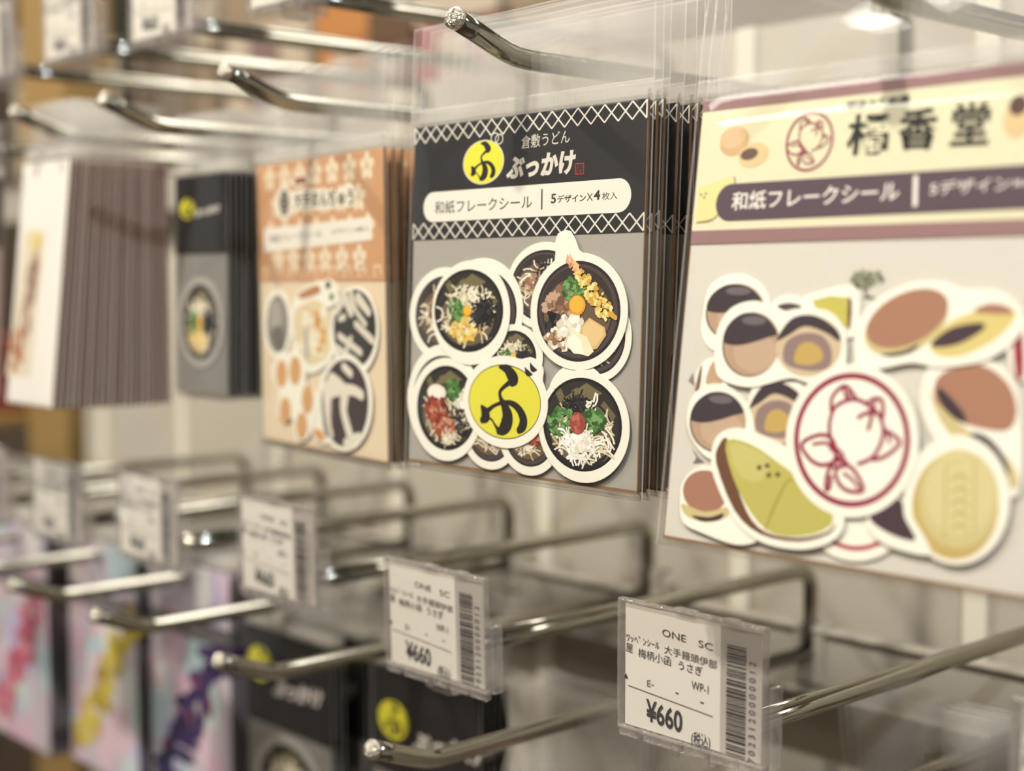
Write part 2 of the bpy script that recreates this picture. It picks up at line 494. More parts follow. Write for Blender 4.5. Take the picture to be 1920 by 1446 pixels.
def make_tag():
    e = TF.empty('price_tag')
    w, h = .0335, .0242
    link('holder_plate', box_mesh('holder_plate', -w, w, -h, h, -.0012, .0001, ACRYL, .0004), e)
    link('cover_sheet', box_mesh('cover_sheet', -w + .001, w - .001, -h + .001, h - .001, .0009, .0014, ACRYL, .0002), e)
    for q in ((-w, -w + .0016, -h, h), (w - .0012, w, -h, h), (-w, w, h - .0014, h), (-w, w, -h, -h + .0016)):
        link('rim', box_mesh('rim', q[0], q[1], q[2], q[3], -.0014, .0018, ACRYL_EDGE, .0005), e)
    for x0, x1 in ((-.033, -.024), (-.021, -.004), (-.0015, .008), (.010, .021), (.0225, .033)):
        link('bottom_tab', box_mesh('bottom_tab', x0, x1, -h - .0026, -h + .0012, -.0016, .0016, ACRYL_EDGE, .0006), e)
    for x0, x1 in ((-.006, .003), (.016, .022)):
        link('top_tab', box_mesh('top_tab', x0, x1, h - .001, h + .0007, -.0012, .0022, ACRYL_EDGE, .0004), e)
    # socket behind, gripping the prong
    sk = link('socket', box_mesh('socket', -.007, .007, -.031, -.005, -.012, -.0012, ACRYL, .0012), e)
    for sx in (-1, 1):
        link('socket_wall', box_mesh('socket_wall', sx * .0085 - .0015, sx * .0085 + .0015, -.030, -.006, -.016, -.0012, ACRYL_EDGE, .001), sk)
    link('side_flange', box_mesh('side_flange', w - .0004, w + .0014, -h, .004, -.007, -.001, ACRYL_EDGE, .0006), e)
    tag_art(e)
    return e
tag0 = make_tag()
TAGG = 'price tags in clear holders'
def place_tag(X, Z, label, first=False, tilt=0., dx=0.):
    e = tag0 if first else copy_tree(tag0)
    m = (TF.rot @ Matrix.Rotation(tilt, 3, 'X')).to_4x4(); m.translation = P(X, 1.1, Z) ; e.matrix_world = m
    return tag(e, label, 'price tag', TAGG)
place_tag(-.937, -.3985, 'sharp price tag reading ¥660 and WP-1 in a clear holder', True)
place_tag(-1.343, -.411, 'slightly blurred ¥660 price tag on the hook of clear-topped packs', tilt=.03)
place_tag(-1.69, -.368, 'blurred price tag on the hook of dark packs with yellow disc', tilt=.02)
place_tag(-2.06, -.367, 'blurred price tag on the hook of slim black lower packs')
place_tag(-2.385, -.374, 'blurred price tag on the hook of purple-lettered pastel packs')
place_tag(-2.70, -.37, 'blurred price tag on the hook of yellow-lettered pastel packs')
place_tag(-.49, -.41, 'price tag cut off beside the sharp WP-1 tag')
place_tag(-1.649, .447, 'price tag above the orange flower-patterned packs')
place_tag(-1.99, .444, 'price tag above the slim black noodle bowl packs')
place_tag(-2.30, .45, 'price tag above the deep stack of white-fronted packs')
place_tag(-2.62, .446, 'price tag above the hook beyond the deep stack')

# ------------------------------------------------------------------ packs
def bag(par, w, top, bot, hole_y, bulge, seed, seal=True, wave=1., ramp=30.):
    """clear film sleeve: front and back sheets joined at the sides and bottom, pinched flat above the seal (mm)"""
    rnd = random.Random(seed)
    nx, ny = 26, 44
    ph = [rnd.uniform(0, 6.28) for _ in range(6)]
    xs = [-w / 2 + w * i / nx for i in range(nx + 1)]
    ys = [bot + (top - bot) * j / ny for j in range(ny + 1)]
    vs, fs = [], []
    def edge(i): return min(1., 9.0 * min(i, nx - i) / nx) ** .6
    for side in (0, 1):
        for j, y in enumerate(ys):
            for i, x in enumerate(xs):
                e = edge(i); b = min(1, (y - bot) / 5.) if y - bot < 5 else 1
                wr = .35 * math.sin(x * .11 + y * .05 + ph[0]) + .25 * math.sin(x * .05 - y * .13 + ph[1])
                if y > 1:
                    z = (.35 if side == 0 else -.35) * e + wave * (wr * 1.5 * min(1, (y - 1) / 12) + .6 * math.sin(y * .12 + ph[2]) * min(1, (y - 1) / 20))
                else:
                    t = min(1, (1 - y) / ramp); t = t * t * (3 - 2 * t)
                    z = (.5 + (bulge - .5) * t + wr * .5) * e * b if side == 0 else -1.15 * e
                vs.append((x * .001, y * .001, z * .001))
    N = (nx + 1) * (ny + 1)
    for j in range(ny):
        for i in range(nx):
            cx, cy = (xs[i] + xs[i + 1]) / 2, (ys[j] + ys[j + 1]) / 2
            if math.hypot(cx, cy - hole_y) < 5.5: continue
            a, b, c, d = j * (nx + 1) + i, j * (nx + 1) + i + 1, (j + 1) * (nx + 1) + i + 1, (j + 1) * (nx + 1) + i
            fs.append((a, b, c, d))
            if ys[j] < 1: fs.append((d + N, c + N, b + N, a + N))
    for j in range(ny):
        if ys[j] >= 1: continue
        for i in (0, nx):
            a, d = j * (nx + 1) + i, (j + 1) * (nx + 1) + i
            fs.append((a, d, d + N, a + N) if i == 0 else (d, a, a + N, d + N))
    for i in range(nx): fs.append((i + 1, i, i + N, i + 1 + N))
    me = mesh('clear_bag', vs, fs, FILM, True); me.materials.append(FLAP)
    for p in me.polygons:
        if p.center.y > .001: p.material_index = 1
    o = link('clear_bag', me, par)
    # pale rim on sides and open top, painted as edges catching light
    ev, ef = [], []
    def rim(ids, off):
        b = len(ev)
        for i in ids:
            x, y, z = vs[i]; ev.extend([(x, y, z + .00005), (x + off[0] * .0007, y + off[1] * .0007, z + .00005)])
        for k in range(len(ids) - 1): ef.append((b + 2 * k, b + 2 * k + 2, b + 2 * k + 3, b + 2 * k + 1))
    rim([j * (nx + 1) for j in range(ny + 1)], (1, 0)); rim([j * (nx + 1) + nx for j in range(ny + 1)], (-1, 0)); rim([ny * (nx + 1) + i for i in range(nx + 1)], (0, -1))
    link('bag_rim', mesh('bag_rim', ev, ef, EDGEF), o)
    if seal:
        n = int(w / .8); vs, fs = [], []
        y0, y1 = .6, 7.0
        for i in range(n + 1):
            x = -w / 2 + w * i / n; z = .6 + (.4 if i % 2 else -.1)
            for y, k in ((y0, 0), (y0 + .8, 1), (y1 - .8, 1), (y1, 0)):
                vs.append((x * .001, y * .001, (z if k else .4) * .001))
        for i in range(n):
            for k in range(3):
                a = i * 4 + k; fs.append((a, a + 4, a + 5, a + 1))
        st = mesh('seal_strip', vs, fs, SEAL); st.materials.append(EDGEF)
        for p in st.polygons:
            if p.index % 3 != 1 and (p.index // 3) % 2: p.material_index = 1
        link('seal_strip', st, o)
    return o

def plate(name, par, x0, x1, y0, y1, z0, z1, m):
    return link(name, box_mesh(name, x0 * .001, x1 * .001, y0 * .001, y1 * .001, z0 * .001, z1 * .001, m), par)

def sticker(par, outline, order):
    z = .3 + order * .2
    return link('sticker', extrude_outline('sticker', [(x * .001, y * .001) for x, y in ccw(outline)], z * .001, (z + .17) * .001, STICKER), par), z + .175

def circle(cx, cy, r, n=48, bump=None, ry=None):
    """die-cut outline; bump = (angle, height, half-width) adds a rounded tab"""
    out = []
    for k in range(n * 2 if bump else n):
        t = 2 * math.pi * k / (n * 2 if bump else n); q = r
        if bump:
            d = (t - bump[0] + math.pi) % (2 * math.pi) - math.pi
            q += bump[1] * math.exp(-(d / bump[2]) ** 4)
        out.append((cx + q * math.cos(t), cy + q * (ry or r) / r * math.sin(t)))
    return out
# ------------------------------------------------------------------ bowl pictures
CREAM = ['#efe6cf', '#e6dabb', '#d8cba8', '#f5eede', '#cbbd98']
GREEN = ['#4c7d3c', '#3d6a2f', '#64924c', '#2f5426', '#7ba463']
NORI = ['#1b1a1c', '#2a282b', '#111012', '#3a3638']
FLAKE = ['#ecd07a', '#e2bd5c', '#f3e09c', '#cfa245']
MEAT = ['#a98364', '#8e6a50', '#c6a487', '#765443']
RED = ['#a2452f', '#8a3526', '#b8604a', '#c28a70', '#6f2a20']
WHITE = ['#f6f2e6', '#e9e3d2', '#fbf8f0', '#dcd4c0']
def bowl(a, kind, cx, cy, r, seed):
    rnd = random.Random(seed)
    E = a.ell
    if kind in ('egg', 'plum', 'kimchi'):          # bowl standing on a latticed mat
        E(cx, cy, r, r, '#2e2b27', n=56)
        for k in (-1.1, -.35, .4, 1.1):
            p0, p1 = (cx + r * (k * .6 - .45), cy + r * .75), (cx + r * (k * .6 + .4), cy - r * .7)
            if math.hypot(p0[0] - cx, p0[1] - cy) < r * 1.02 and math.hypot(p1[0] - cx, p1[1] - cy) < r * 1.02:
                a.stroke([p0, p1], r * .17, '#6f6647')
        a.poly([(cx - r * .45, cy + r * .55), (cx + r * .1, cy + r * .9), (cx + r * .5, cy + r * .7), (cx - .1 * r, cy + r * .35)], '#746a4a')
        a.poly([(cx + r * .55, cy + r * .55), (cx + r * .85, cy + r * .25), (cx + r * .6, cy - r * .1), (cx + r * .35, cy + r * .3)], '#6a6144')
        a.ring(cx, cy, r * .97, r * .97, r * .07, '#171617')
        E(cx - r * .02, cy - r * .18, r * .84, r * .76, '#232123')
        E(cx - r * .02, cy - r * .16, r * .78, r * .69, '#6b5c45')
    else:
        E(cx, cy, r, r, '#3b3433', n=56)
        E(cx, cy + r * .02, r * .95, r * .94, '#4d4442', n=56)
        E(cx - r * .03, cy + r * .03, r * .87, r * .85, '#39302e', n=56)
        E(cx - r * .02, cy - r * .05, r * .8, r * .72, '#6a5644')
        a.ring(cx, cy, r * .965, r * .965, r * .05, '#2a2424')
    def cl(dx, dy, rx, ry, n, cols, sz, k='blob'): a.cluster(rnd, cx + dx * r * 1.05, cy + dy * r * 1.05, rx * r * 1.1, ry * r * 1.1, int(n * 1.35), cols, sz * r, k)
    if kind == 'egg':
        cl(0, -.1, .66, .58, 70, CREAM, .1, 'strip'); cl(0, .3, .45, .14, 26, CREAM, .1, 'strip')
        cl(-.1, -.42, .42, .28, 60, FLAKE, .07); cl(-.32, .02, .2, .27, 45, GREEN, .06)
        cl(.42, .0, .26, .25, 34, NORI, .09, 'strip'); cl(.45, -.02, .22, .2, 20, NORI, .08)
        E(cx, cy, .13 * r, .13 * r, '#d99a2a'); E(cx, cy + .01 * r, .11 * r, .11 * r, '#f0b537')
    elif kind == 'tempura':
        cl(-.4, .12, .36, .3, 60, MEAT, .09); cl(-.1, .42, .26, .2, 50, GREEN, .06)
        cl(-.55, -.2, .2, .16, 16, NORI, .08); cl(-.35, -.5, .34, .22, 44, MEAT + CREAM, .08)
        cl(-.15, -.25, .25, .22, 44, WHITE + CREAM, .08)
        a.poly([(cx + q * r, cy + s * r) for q, s in ((.1, -.3), (.3, -.12), (.66, -.3), (.7, -.45), (.5, -.72), (.2, -.8), (.05, -.6))], '#d9b377')
        a.poly([(cx + q * r, cy + s * r) for q, s in ((.14, -.32), (.32, -.16), (.62, -.32), (.64, -.44), (.46, -.66), (.2, -.7))], '#e4c48c')
        a.poly([(cx + q * r, cy + s * r) for q, s in ((-.2, -.5), (.0, -.4), (.25, -.5), (.42, -.78), (.3, -.88), (-.05, -.82), (-.22, -.65))], '#efe3c0')
        a.poly([(cx + q * r, cy + s * r) for q, s in ((-.2, -.52), (-.05, -.44), (.1, -.56), (.2, -.84), (-.05, -.84), (-.24, -.66))], '#f8f1dc')
        E(cx, cy + .12 * r, .2 * r, .2 * r, '#e09a30'); E(cx - .01 * r, cy + .14 * r, .165 * r, .165 * r, '#f2b440')
        for t in range(26):                          # prawn in batter
            q = t / 25; x, y = cx + r * (-.18 + .92 * q), cy + r * (.98 - 1.05 * q)
            w = (.05 + .12 * min(1, q * 2.2)) * r
            a.cluster(rnd, x, y, w, w, 7 if q > .25 else 4, FLAKE if q > .25 else ['#e59a6a', '#f0b98c', '#e8c88a'], .055 * r)
        a.poly([(cx - .26 * r, cy + 1.14 * r), (cx - .3 * r, cy + .98 * r), (cx - .19 * r, cy + .9 * r), (cx - .16 * r, cy + 1.0 * r)], '#e2a07c')
        a.poly([(cx - .2 * r, cy + 1.18 * r), (cx - .24 * r, cy + 1.0 * r), (cx - .15 * r, cy + .95 * r)], '#eec09c')
    elif kind == 'kimchi':
        cl(.05, -.1, .66, .58, 40, CREAM, .1, 'strip'); cl(.3, -.1, .34, .5, 26, NORI, .09, 'strip')
        cl(.42, .25, .2, .22, 24, WHITE, .08); cl(.2, .42, .2, .22, 44, GREEN, .07)
        E(cx - .33 * r, cy + .35 * r, .32 * r, .2 * r, '#e8dcc8'); E(cx - .36 * r, cy + .36 * r, .26 * r, .15 * r, '#f3ebdc')
        cl(-.32, -.05, .34, .26, 60, RED, .09); cl(-.05, -.38, .32, .26, 60, RED, .09)
        cl(.12, -.68, .2, .12, 18, CREAM, .07, 'strip')
    elif kind == 'plum':
        cl(.05, -.15, .7, .58, 70, CREAM, .1, 'strip'); cl(-.1, .32, .3, .2, 40, NORI, .09, 'strip')
        cl(-.5, .02, .3, .3, 70, GREEN, .07); cl(.3, .12, .24, .24, 55, GREEN, .07)
        cl(-.05, -.42, .4, .28, 70, WHITE, .09, 'strip'); cl(-.05, -.36, .3, .2, 40, WHITE, .07)
        E(cx - .08 * r, cy + .02 * r, .2 * r, .24 * r, '#a0463c'); cl(-.08, .02, .13, .16, 14, ['#b05648', '#963f36', '#ba6a5c'], .07)
    else:
        cl(0, 0, .66, .56, 60, CREAM + ['#b9a27e'], .1, 'strip'); cl(-.2, .15, .3, .25, 40, MEAT, .09); cl(.2, -.1, .25, .2, 34, GREEN if seed % 2 else RED, .07)
        cl(.1, .4, .3, .2, 22, NORI, .08, 'strip')

def logo_fu(a, f, ink):
    """the brushed kana of the noodle house badge; f maps badge-local units (x right, y down, radius 195) to card mm, w scale f.k"""
    def st(pts):
        a.brush([(*f(x, y), w * 1.25 * f.k) for x, y, w in pts], ink)
    st([(-28, -184, 10), (10, -176, 34), (34, -150, 46), (50, -122, 50), (44, -108, 34)])
    st([(34, -108, 22), (0, -80, 16), (-22, -50, 16), (-16, -14, 20), (6, 26, 36), (22, 74, 54), (16, 120, 58), (-6, 150, 44), (-24, 160, 26)])
    st([(-24, 158, 20), (-46, 128, 10), (-62, 104, 8), (-84, 92, 10)])
    st([(-122, 36, 14), (-106, 62, 40), (-98, 90, 44), (-116, 108, 28)])
    st([(-92, 60, 22), (-50, 24, 14), (0, 4, 16), (46, 6, 22), (84, 34, 30), (108, 82, 38), (104, 120, 40), (88, 142, 28)])

class Loc:
    def __init__(s, cx, cy, kx, ky=None): s.cx, s.cy, s.kx, s.ky = cx, cy, kx, ky or kx; s.k = (s.kx + s.ky) / 2
    def __call__(s, x, y): return (s.cx + x * s.kx, s.cy - y * s.ky)

# ------------------------------------------------------------------ wide black noodle pack
NF = Frame(-1.188, 1.1, .1895, .033)
HDR = mat('black_header', '#272729', .42, 0, .06, 500.)
def noodle_pack(detail=True):
    e = NF.empty('sticker_pack')
    f = NF.px; w = 130.
    z1 = lambda x, y: f(740 + x / 3.286, y / 3.286)
    z2 = lambda x, y: f(740 + x / 2.834, 420 + y / 2.834)
    plate('backing_card', e, -w / 2, w / 2, -138.5, .3, -.9, 0, GREYB)
    kb = plate('card_edge', e, -w / 2 - .2, w / 2 + .2, -139.4, -138.3, -1.0, .1, KRAFT)
    plate('card_edge', e, w / 2 - .1, w / 2 + .35, -138.5, 0, -1.0, .02, KRAFT)
    h = plate('header_card', e, -w / 2, w / 2, -46.5, 0, .0, .3, HDR)
    a = Art(.32)
    # cross-stitch borders
    for yb, d in ((-.3, -6.6), (-46.3, 6.6)):
        a.step = .0004; n = 19; p = w / n
        for k in range(-1, n + 1):
            for s in (0, 1):
                q = [(-w / 2 + (k + s) * p, yb), (-w / 2 + (k + 1 - s) * p + 0, yb + d)]
                q = [(-w / 2 + k * p + (p * 1.0 if s else 0), yb), (-w / 2 + k * p + (0 if s else p * 1.0), yb + d * .98)]
                q = [(min(max(x, -w / 2), w / 2), y) for x, y in q]
                a.stroke(q, .62, '#e6dfd0')
    a.build('stitch_border', h)
    a = Art(.36)
    cx, cy = z1(550, 1000); kx, ky = z1(678, 1000)[0] - cx, z1(550, 863)[1] - cy
    a.ell(cx, cy, kx, ky, '#d9d2c0', n=56); a.ell(cx, cy, kx * .95, ky * .95, '#e6df3e', n=56)
    logo_fu(a, Loc(cx, cy, kx / 215, ky / 215), '#232124')
    for q in ((622, 850), (648, 858)): a.ring(*z1(*q), 2.2, 1.9, .5, '#d9d2c0', 16)
    a.build('noodle_badge', h)
    a = Art(.36)
    a.text('倉敷うどん', z1(785, 920), z1(1082, 882), z1(785, 838)[1] - z1(785, 920)[1], '#ddd5c4', .002)
    H = z1(690, 965)[1] - z1(690, 1108)[1]
    a.text('ぶっかけ', z1(688, 1112), z1(1108, 1072), H, '#ddd5c4', .05, .12)
    bl, tr = z1(1118, 1075), z1(1170, 1006)
    a.stroke([bl, (tr[0], bl[1]), tr, (bl[0], tr[1])], .45, '#b4403c', True)
    ww, hh = tr[0] - bl[0], tr[1] - bl[1]
    for ch, ix, iy in (('う', .52, .52), ('ど', .52, .1), ('ふ', .08, .52), ('い', .08, .1)):
        a.text(ch, (bl[0] + ix * ww, bl[1] + iy * hh), (bl[0] + (ix + .38) * ww, bl[1] + iy * hh), hh * .36, '#b4403c')
    a.build('shop_lettering', h)
    a = Art(.36)
    L, R_ = z1(182, 1285), z1(1462, 1195)
    x0, x1, yc = L[0], R_[0], (L[1] + R_[1]) / 2; r = (z1(300, 1185)[1] - z1(300, 1370)[1]) / 2
    a.poly([(x0 + r + r * math.cos(t), yc + r * math.sin(t)) for t in [math.pi / 2 + math.pi * k / 14 for k in range(15)]]
           + [(x1 - r + r * math.cos(t), yc + r * math.sin(t)) for t in [-math.pi / 2 + math.pi * k / 14 for k in range(15)]], '#ece5d6')
    dk = '#37322f'
    a.text('和紙フレークシール', z1(250, 1322), z1(850, 1286), z1(250, 1242)[1] - z1(250, 1322)[1], dk, .008)
    a.stroke([z1(912, 1165), z1(910, 1292)], .8, dk)
    a.text('5', z1(966, 1256), z1(998, 1253), z1(966, 1196)[1] - z1(966, 1256)[1], dk, .03)
    a.text('デザイン', z1(1006, 1252), z1(1182, 1243), z1(1006, 1204)[1] - z1(1006, 1252)[1], dk, .025)
    a.stroke([z1(1190, 1238), z1(1222, 1192)], .4, dk); a.stroke([z1(1192, 1190), z1(1222, 1238)], .4, dk)
    a.text('4', z1(1230, 1234), z1(1270, 1231), z1(1230, 1174)[1] - z1(1230, 1234)[1], dk, .04)
    a.text('枚入', z1(1282, 1234), z1(1376, 1228), z1(1282, 1186)[1] - z1(1282, 1234)[1], dk, .006)
    a.build('banner', h)
    # stickers, back to front: (zoom x, y, outer mm, inner mm, kind)
    spec = [(800, 330, 205, 235, 180, 192, 'mixed'), (268, 485, 188, 255, 155, 208, 'mixed'), (470, 465, 212, 284, 180, 222, 'mixed'), (1078, 600, 184, 242, 152, 200, 'mixed'),
            (640, 705, 152, 172, 118, 138, 'egg'), (262, 935, 190, 295, 160, 235, 'mixed'), (515, 1115, 150, 190, 118, 148, 'mixed'), (725, 1125, 165, 212, 132, 165, 'mixed'), (985, 940, 165, 200, 132, 160, 'mixed'),
            (282, 985, 187, 274, 158, 224, 'kimchi'), (412, 472, 207, 278, 182, 219, 'egg'), (985, 465, 258, 312, 222, 268, 'tempura'), (1012, 1075, 243, 300, 209, 248, 'plum')]
    INN = {10: (402, 462), 12: (1007, 1066), 9: (286, 978)}
    def half(x, y, rx, ry):
        c = z2(x, y); return c, (z2(x + rx, y)[0] - z2(x - rx, y)[0]) / 2, (z2(x, y - ry)[1] - z2(x, y + ry)[1]) / 2
    def scaled(kd, c, rx, ry, z, seed):
        a, b = Art(z), Art(0, .0008); bowl(b, kd, 0, 0, 1., seed)
        a.v = [(c[0] + x * rx, c[1] + y * ry, z + q) for x, y, q in b.v]; a.f, a.c = b.f, b.c
        return a
    for i, (x, y, rx, ry, ix, iy, kd) in enumerate(spec):
        c, wx, wy = half(x, y, rx, ry)
        st, z = sticker(e, circle(c[0], c[1], wx, ry=wy, bump=(math.radians(104), wx * .42, .2) if kd == 'tempura' else None), i * .4)
        c, wx, wy = half(*INN.get(i, (x, y)), ix, iy)
        scaled(kd, c, wx, wy, z + .004, 11 + i * 7).build('bowl_picture', st)
    c, wx, wy = half(597, 945, 225, 245)
    st, z = sticker(e, circle(c[0], c[1], wx, ry=wy, bump=(math.radians(50), 4.6, .26)), len(spec) * .4)
    a = Art(z + .004, .0015)
    (cx, cy), wx, wy = half(595, 945, 190, 195)
    a.ell(cx, cy, wx + .25, wy + .25, '#3a352c', n=64); a.ell(cx, cy, wx - .15, wy - .15, '#e0d845', n=64)
    logo_fu(a, Loc(cx, cy, wx / 196, wy / 196), '#241f1d')
    for q in (((708, 762), (722, 792), (744, 800)), ((736, 738), (748, 770), (768, 776))):
        pts = [z2(*p) for p in q]; a.brush([(*pts[0], .3), (*pts[1], 2.4), (*pts[2], .8)], '#2c2725')
    a.build('badge_picture', st)
    bag(e, 136., 41., -142., 22., 3.0, 5)
    return e

def stack(first, n, dzs, seed, labels, cat, group, jitter=1., scale=1.):
    """packs behind the front one on the same prong"""
    rnd = random.Random(seed)
    out = [first]
    tag(first, labels[0], cat, group)
    base = first.matrix_world.copy()
    for k in range(n):
        c = copy_tree(first)
        rl = Matrix.Rotation(rnd.uniform(-.012, .012) * jitter, 4, 'Z') @ Matrix.Rotation(rnd.uniform(-.008, .008) * jitter, 4, 'X')
        m = base.copy()
        m = Matrix.Translation(Vector((rnd.uniform(-.0012, .0012) * jitter, dzs[k] * .001, rnd.uniform(-.0012, .0012) * jitter))) @ m @ rl
        c.matrix_world = m
        tag(c, labels[1], cat, group)
        if n > 9 and k > 3:                             # deep in the stack the rim and seal cannot be seen
            for b_ in [o for o in c.children if o.name.startswith('clear_bag')]:
                for q in list(b_.children): bpy.data.objects.remove(q)
        out.append(c)
    return out

np0 = noodle_pack()
stack(np0, 8, [4.8, 9.6, 14.4, 22., 26.8, 31.6, 36.4, 41.2], 3,
      ['wide black and grey noodle bowl sticker pack, frontmost on its hook', 'wide black noodle bowl sticker pack stacked behind the front one'],
      'sticker pack', 'wide black noodle packs')

# ------------------------------------------------------------------ cream and plum sweets pack
RF = Frame(-.717, 1.085, .177, .128)
SWC = mat('pale_card', '#d3ccbf', .55, 0, .05, 400.)
CRH = mat('cream_header', '#e0d9b6', .5, 0, .04, 400.)
CRIM, DKB, TAN = '#8d2340', '#3c2b30', '#c9a06a'
def peach(a, zz, w, col):
    """outline emblem of a fruiting branch; zz maps the emblem's own grid to card mm"""
    def ln(pts, k=1., closed=False):
        q = [zz(*p) for p in pts]
        q = smooth_closed(q, 6) if closed else smooth_open(q, 6)
        a.stroke(q, w * k, col, closed)
    ln([(890, 885), (960, 850), (1000, 760), (985, 680), (930, 630), (870, 610), (800, 640), (775, 700), (775, 760), (800, 840), (850, 880)])
    ln([(780, 660), (785, 600), (830, 555), (860, 570), (885, 607)]); ln([(832, 556), (838, 585), (850, 612)], .8); ln([(858, 570), (850, 612)], .8)
    ln([(932, 628), (960, 608), (992, 612), (1000, 650), (998, 690)]); ln([(945, 660), (970, 620)], .8); ln([(940, 655), (992, 680)], .8)
    ln([(890, 690), (925, 670), (950, 672), (945, 710), (935, 742)]); ln([(1002, 738), (1040, 760), (1070, 796), (1010, 850), (955, 866)]); ln([(1015, 750), (1030, 800)], .7)
    ln([(656, 800), (720, 762), (775, 770), (800, 820), (795, 870), (740, 888), (690, 862)], closed=True); ln([(700, 800), (760, 795), (785, 830)], .8)
    ln([(800, 905), (850, 890), (890, 930), (915, 995), (850, 996), (810, 960)], closed=True); ln([(830, 920), (870, 950), (900, 988)], .8)
    ln([(790, 880), (765, 920), (757, 985), (772, 986), (780, 930)]); ln([(800, 850), (830, 870), (815, 900), (790, 890)], .8, True); ln([(800, 815), (832, 850), (800, 880)], .8)

def sweets_pack():
    e = RF.empty('sticker_pack')
    f = RF.px; w = 135.
    z3 = lambda x, y: f(1220 + x / 2.729, y / 2.729)
    z4 = lambda x, y: f(1220 + x / 2.26, 480 + y / 2.26)
    plate('backing_card', e, -w / 2, w / 2, -145., .3, -.9, 0, SWC)
    plate('card_edge', e, -w / 2 - .2, w / 2 + .2, -145.8, -144.8, -1.0, .1, KRAFT)
    plate('card_edge', e, -w / 2 - .3, -w / 2 + .1, -145., 0, -1.0, .02, KRAFT)
    hb = z3(240, 1250)[1]
    h = plate('header_card', e, -w / 2, w / 2, hb, 0, 0, .3, CRH)
    a = Art(.32)
    plum = '#93706f'
    t = -z3(290, 575)[1]; b0 = z3(240, 1182)[1]
    for y0, y1 in ((-t, 0), (hb, b0)): a.poly([(-w / 2, y0), (w / 2, y0), (w / 2, y1), (-w / 2, y1)], plum)
    a.build('plum_bands', h)
    a = Art(.36)
    # buns by the badge
    for (cx, cy, rx, ry, c) in ((432, 725, 88, 70, '#cfa97c'), (425, 705, 80, 52, '#d8b78e')):
        a.ell(*z3(cx, cy), rx / 2.729 / 5.4, ry / 2.729 / 5.4, c, .12)
    a.ell(*z3(530, 795), 90 / 14.7, 58 / 14.7, '#d8c08e', .1); a.ell(*z3(508, 790), 52 / 14.7, 28 / 14.7, '#6b5148', .1)
    a.ell(*z3(1880, 610), 62 / 14.7, 80 / 14.7, '#d8bd8c'); a.ell(*z3(1885, 540), 40 / 14.7, 42 / 14.7, '#5b4038')
    # wedge of sponge at the band's end
    a.poly([z3(*p) for p in ((250, 960), (420, 905), (435, 960), (330, 1120), (235, 1140))], '#ddd694')
    a.stroke([z3(432, 905), z3(440, 960)], .5, '#8a7a50'); a.brush([(*z3(240, 1140), .5), (*z3(310, 1130), .6), (*z3(360, 1090), .4)], '#9a7a50')
    for p in ((262, 998), (286, 992), (278, 1012)): a.ell(*z3(*p), .5, .5, '#9a8a58', n=8)
    a.build('sweets_drawing', h)
    a = Art(.4)
    c = z3(815, 725); r = (z3(815, 580)[1] - z3(815, 872)[1]) / 2
    a.ring(c[0], c[1], r * .95, r, .8, CRIM)
    cz = z4(870, 785); rr = (z4(870, 510)[1] - z4(870, 1060)[1]) / 2
    small = lambda x, y: (c[0] + (z4(x, y)[0] - cz[0]) * r / rr, c[1] + (z4(x, y)[1] - cz[1]) * r / rr)
    peach(a, small, .5, CRIM)
    a.build('fruit_badge', h)
    a = Art(.4)
    T = lambda s, bl, br, top, col, bo: a.text(s, z3(*bl), z3(*br), z3(*top)[1] - z3(*bl)[1], col, bo)
    T('明治十年創業', (1005, 568), (1330, 530), (1005, 522), '#3a3330', .02)
    for s, bl, br, top, bo in (('橘', (1000, 800), (1222, 790), (1000, 590), .02), ('香', (1262, 772), (1465, 765), (1262, 560), .028), ('堂', (1532, 752), (1730, 742), (1532, 530), .024)):
        T(s, bl, br, top, '#26221f', bo)
    a.build('shop_lettering', h)
    a = Art(.4)
    y1, y0 = z3(420, 942)[1], z3(420, 1132)[1]; yc, r = (y0 + y1) / 2, (y1 - y0) / 2; x0 = z3(338, 1040)[0]
    a.poly([(x0 + r + r * math.cos(t_), yc + r * math.sin(t_)) for t_ in [math.pi / 2 + math.pi * k / 14 for k in range(15)]]
           + [(w / 2 - 9 + r * math.cos(t_), yc + r * math.sin(t_)) for t_ in [-math.pi / 2 + math.pi * k / 14 for k in range(15)]], '#57454f')
    T('和紙フレークシール', (415, 1080), (1272, 1030), (415, 985), '#efe8dc', .014)
    a.stroke([z3(1360, 900), z3(1356, 1058)], 1.5, '#efe8dc')
    T('5デザイン×4枚入', (1430, 1004), (2160, 955), (1430, 930), '#e6ded4', .012)
    a.build('banner', h)
    # small drawings on the card
    a = Art(.05)
    rnd = random.Random(2)
    a.cluster(rnd, *z4(920, 100), 5.4, 2.9, 60, ['#6d7256', '#7d8266', '#5b6048', '#8c9076'], .9)
    a.stroke([z4(905, 130), z4(915, 175)], .7, '#5c5248'); a.poly([z4(*p) for p in ((895, 180), (960, 185), (930, 165))], '#6a6460')
    for dx, dy in ((0, 0),):
        a.poly([z4(*p) for p in ((175, 815), (205, 855), (230, 875), (180, 880), (195, 855))], '#716a66')
        a.poly([z4(*p) for p in ((160, 530), (180, 495), (185, 550))], '#857d77')
    a.build('small_drawings', e)
    O = [0]
    def stk(pts, k=5):
        o, z = sticker(e, smooth_closed([z4(*p) for p in pts], k), O[0]); O[0] += .45
        return o, Art(z + .004, .0015)
    def El(a, cx, cy, rx, ry, col, rot=0.):
        m = 1 / 2.26
        sx = abs(z4(cx + rx, cy)[0] - z4(cx, cy)[0]); sy = abs(z4(cx, cy + ry)[1] - z4(cx, cy)[1])
        a.ell(*z4(cx, cy), sx, sy, col, rot)
    def pg(a, pts, col, k=4): a.poly(smooth_closed([z4(*p) for p in pts], k), col)
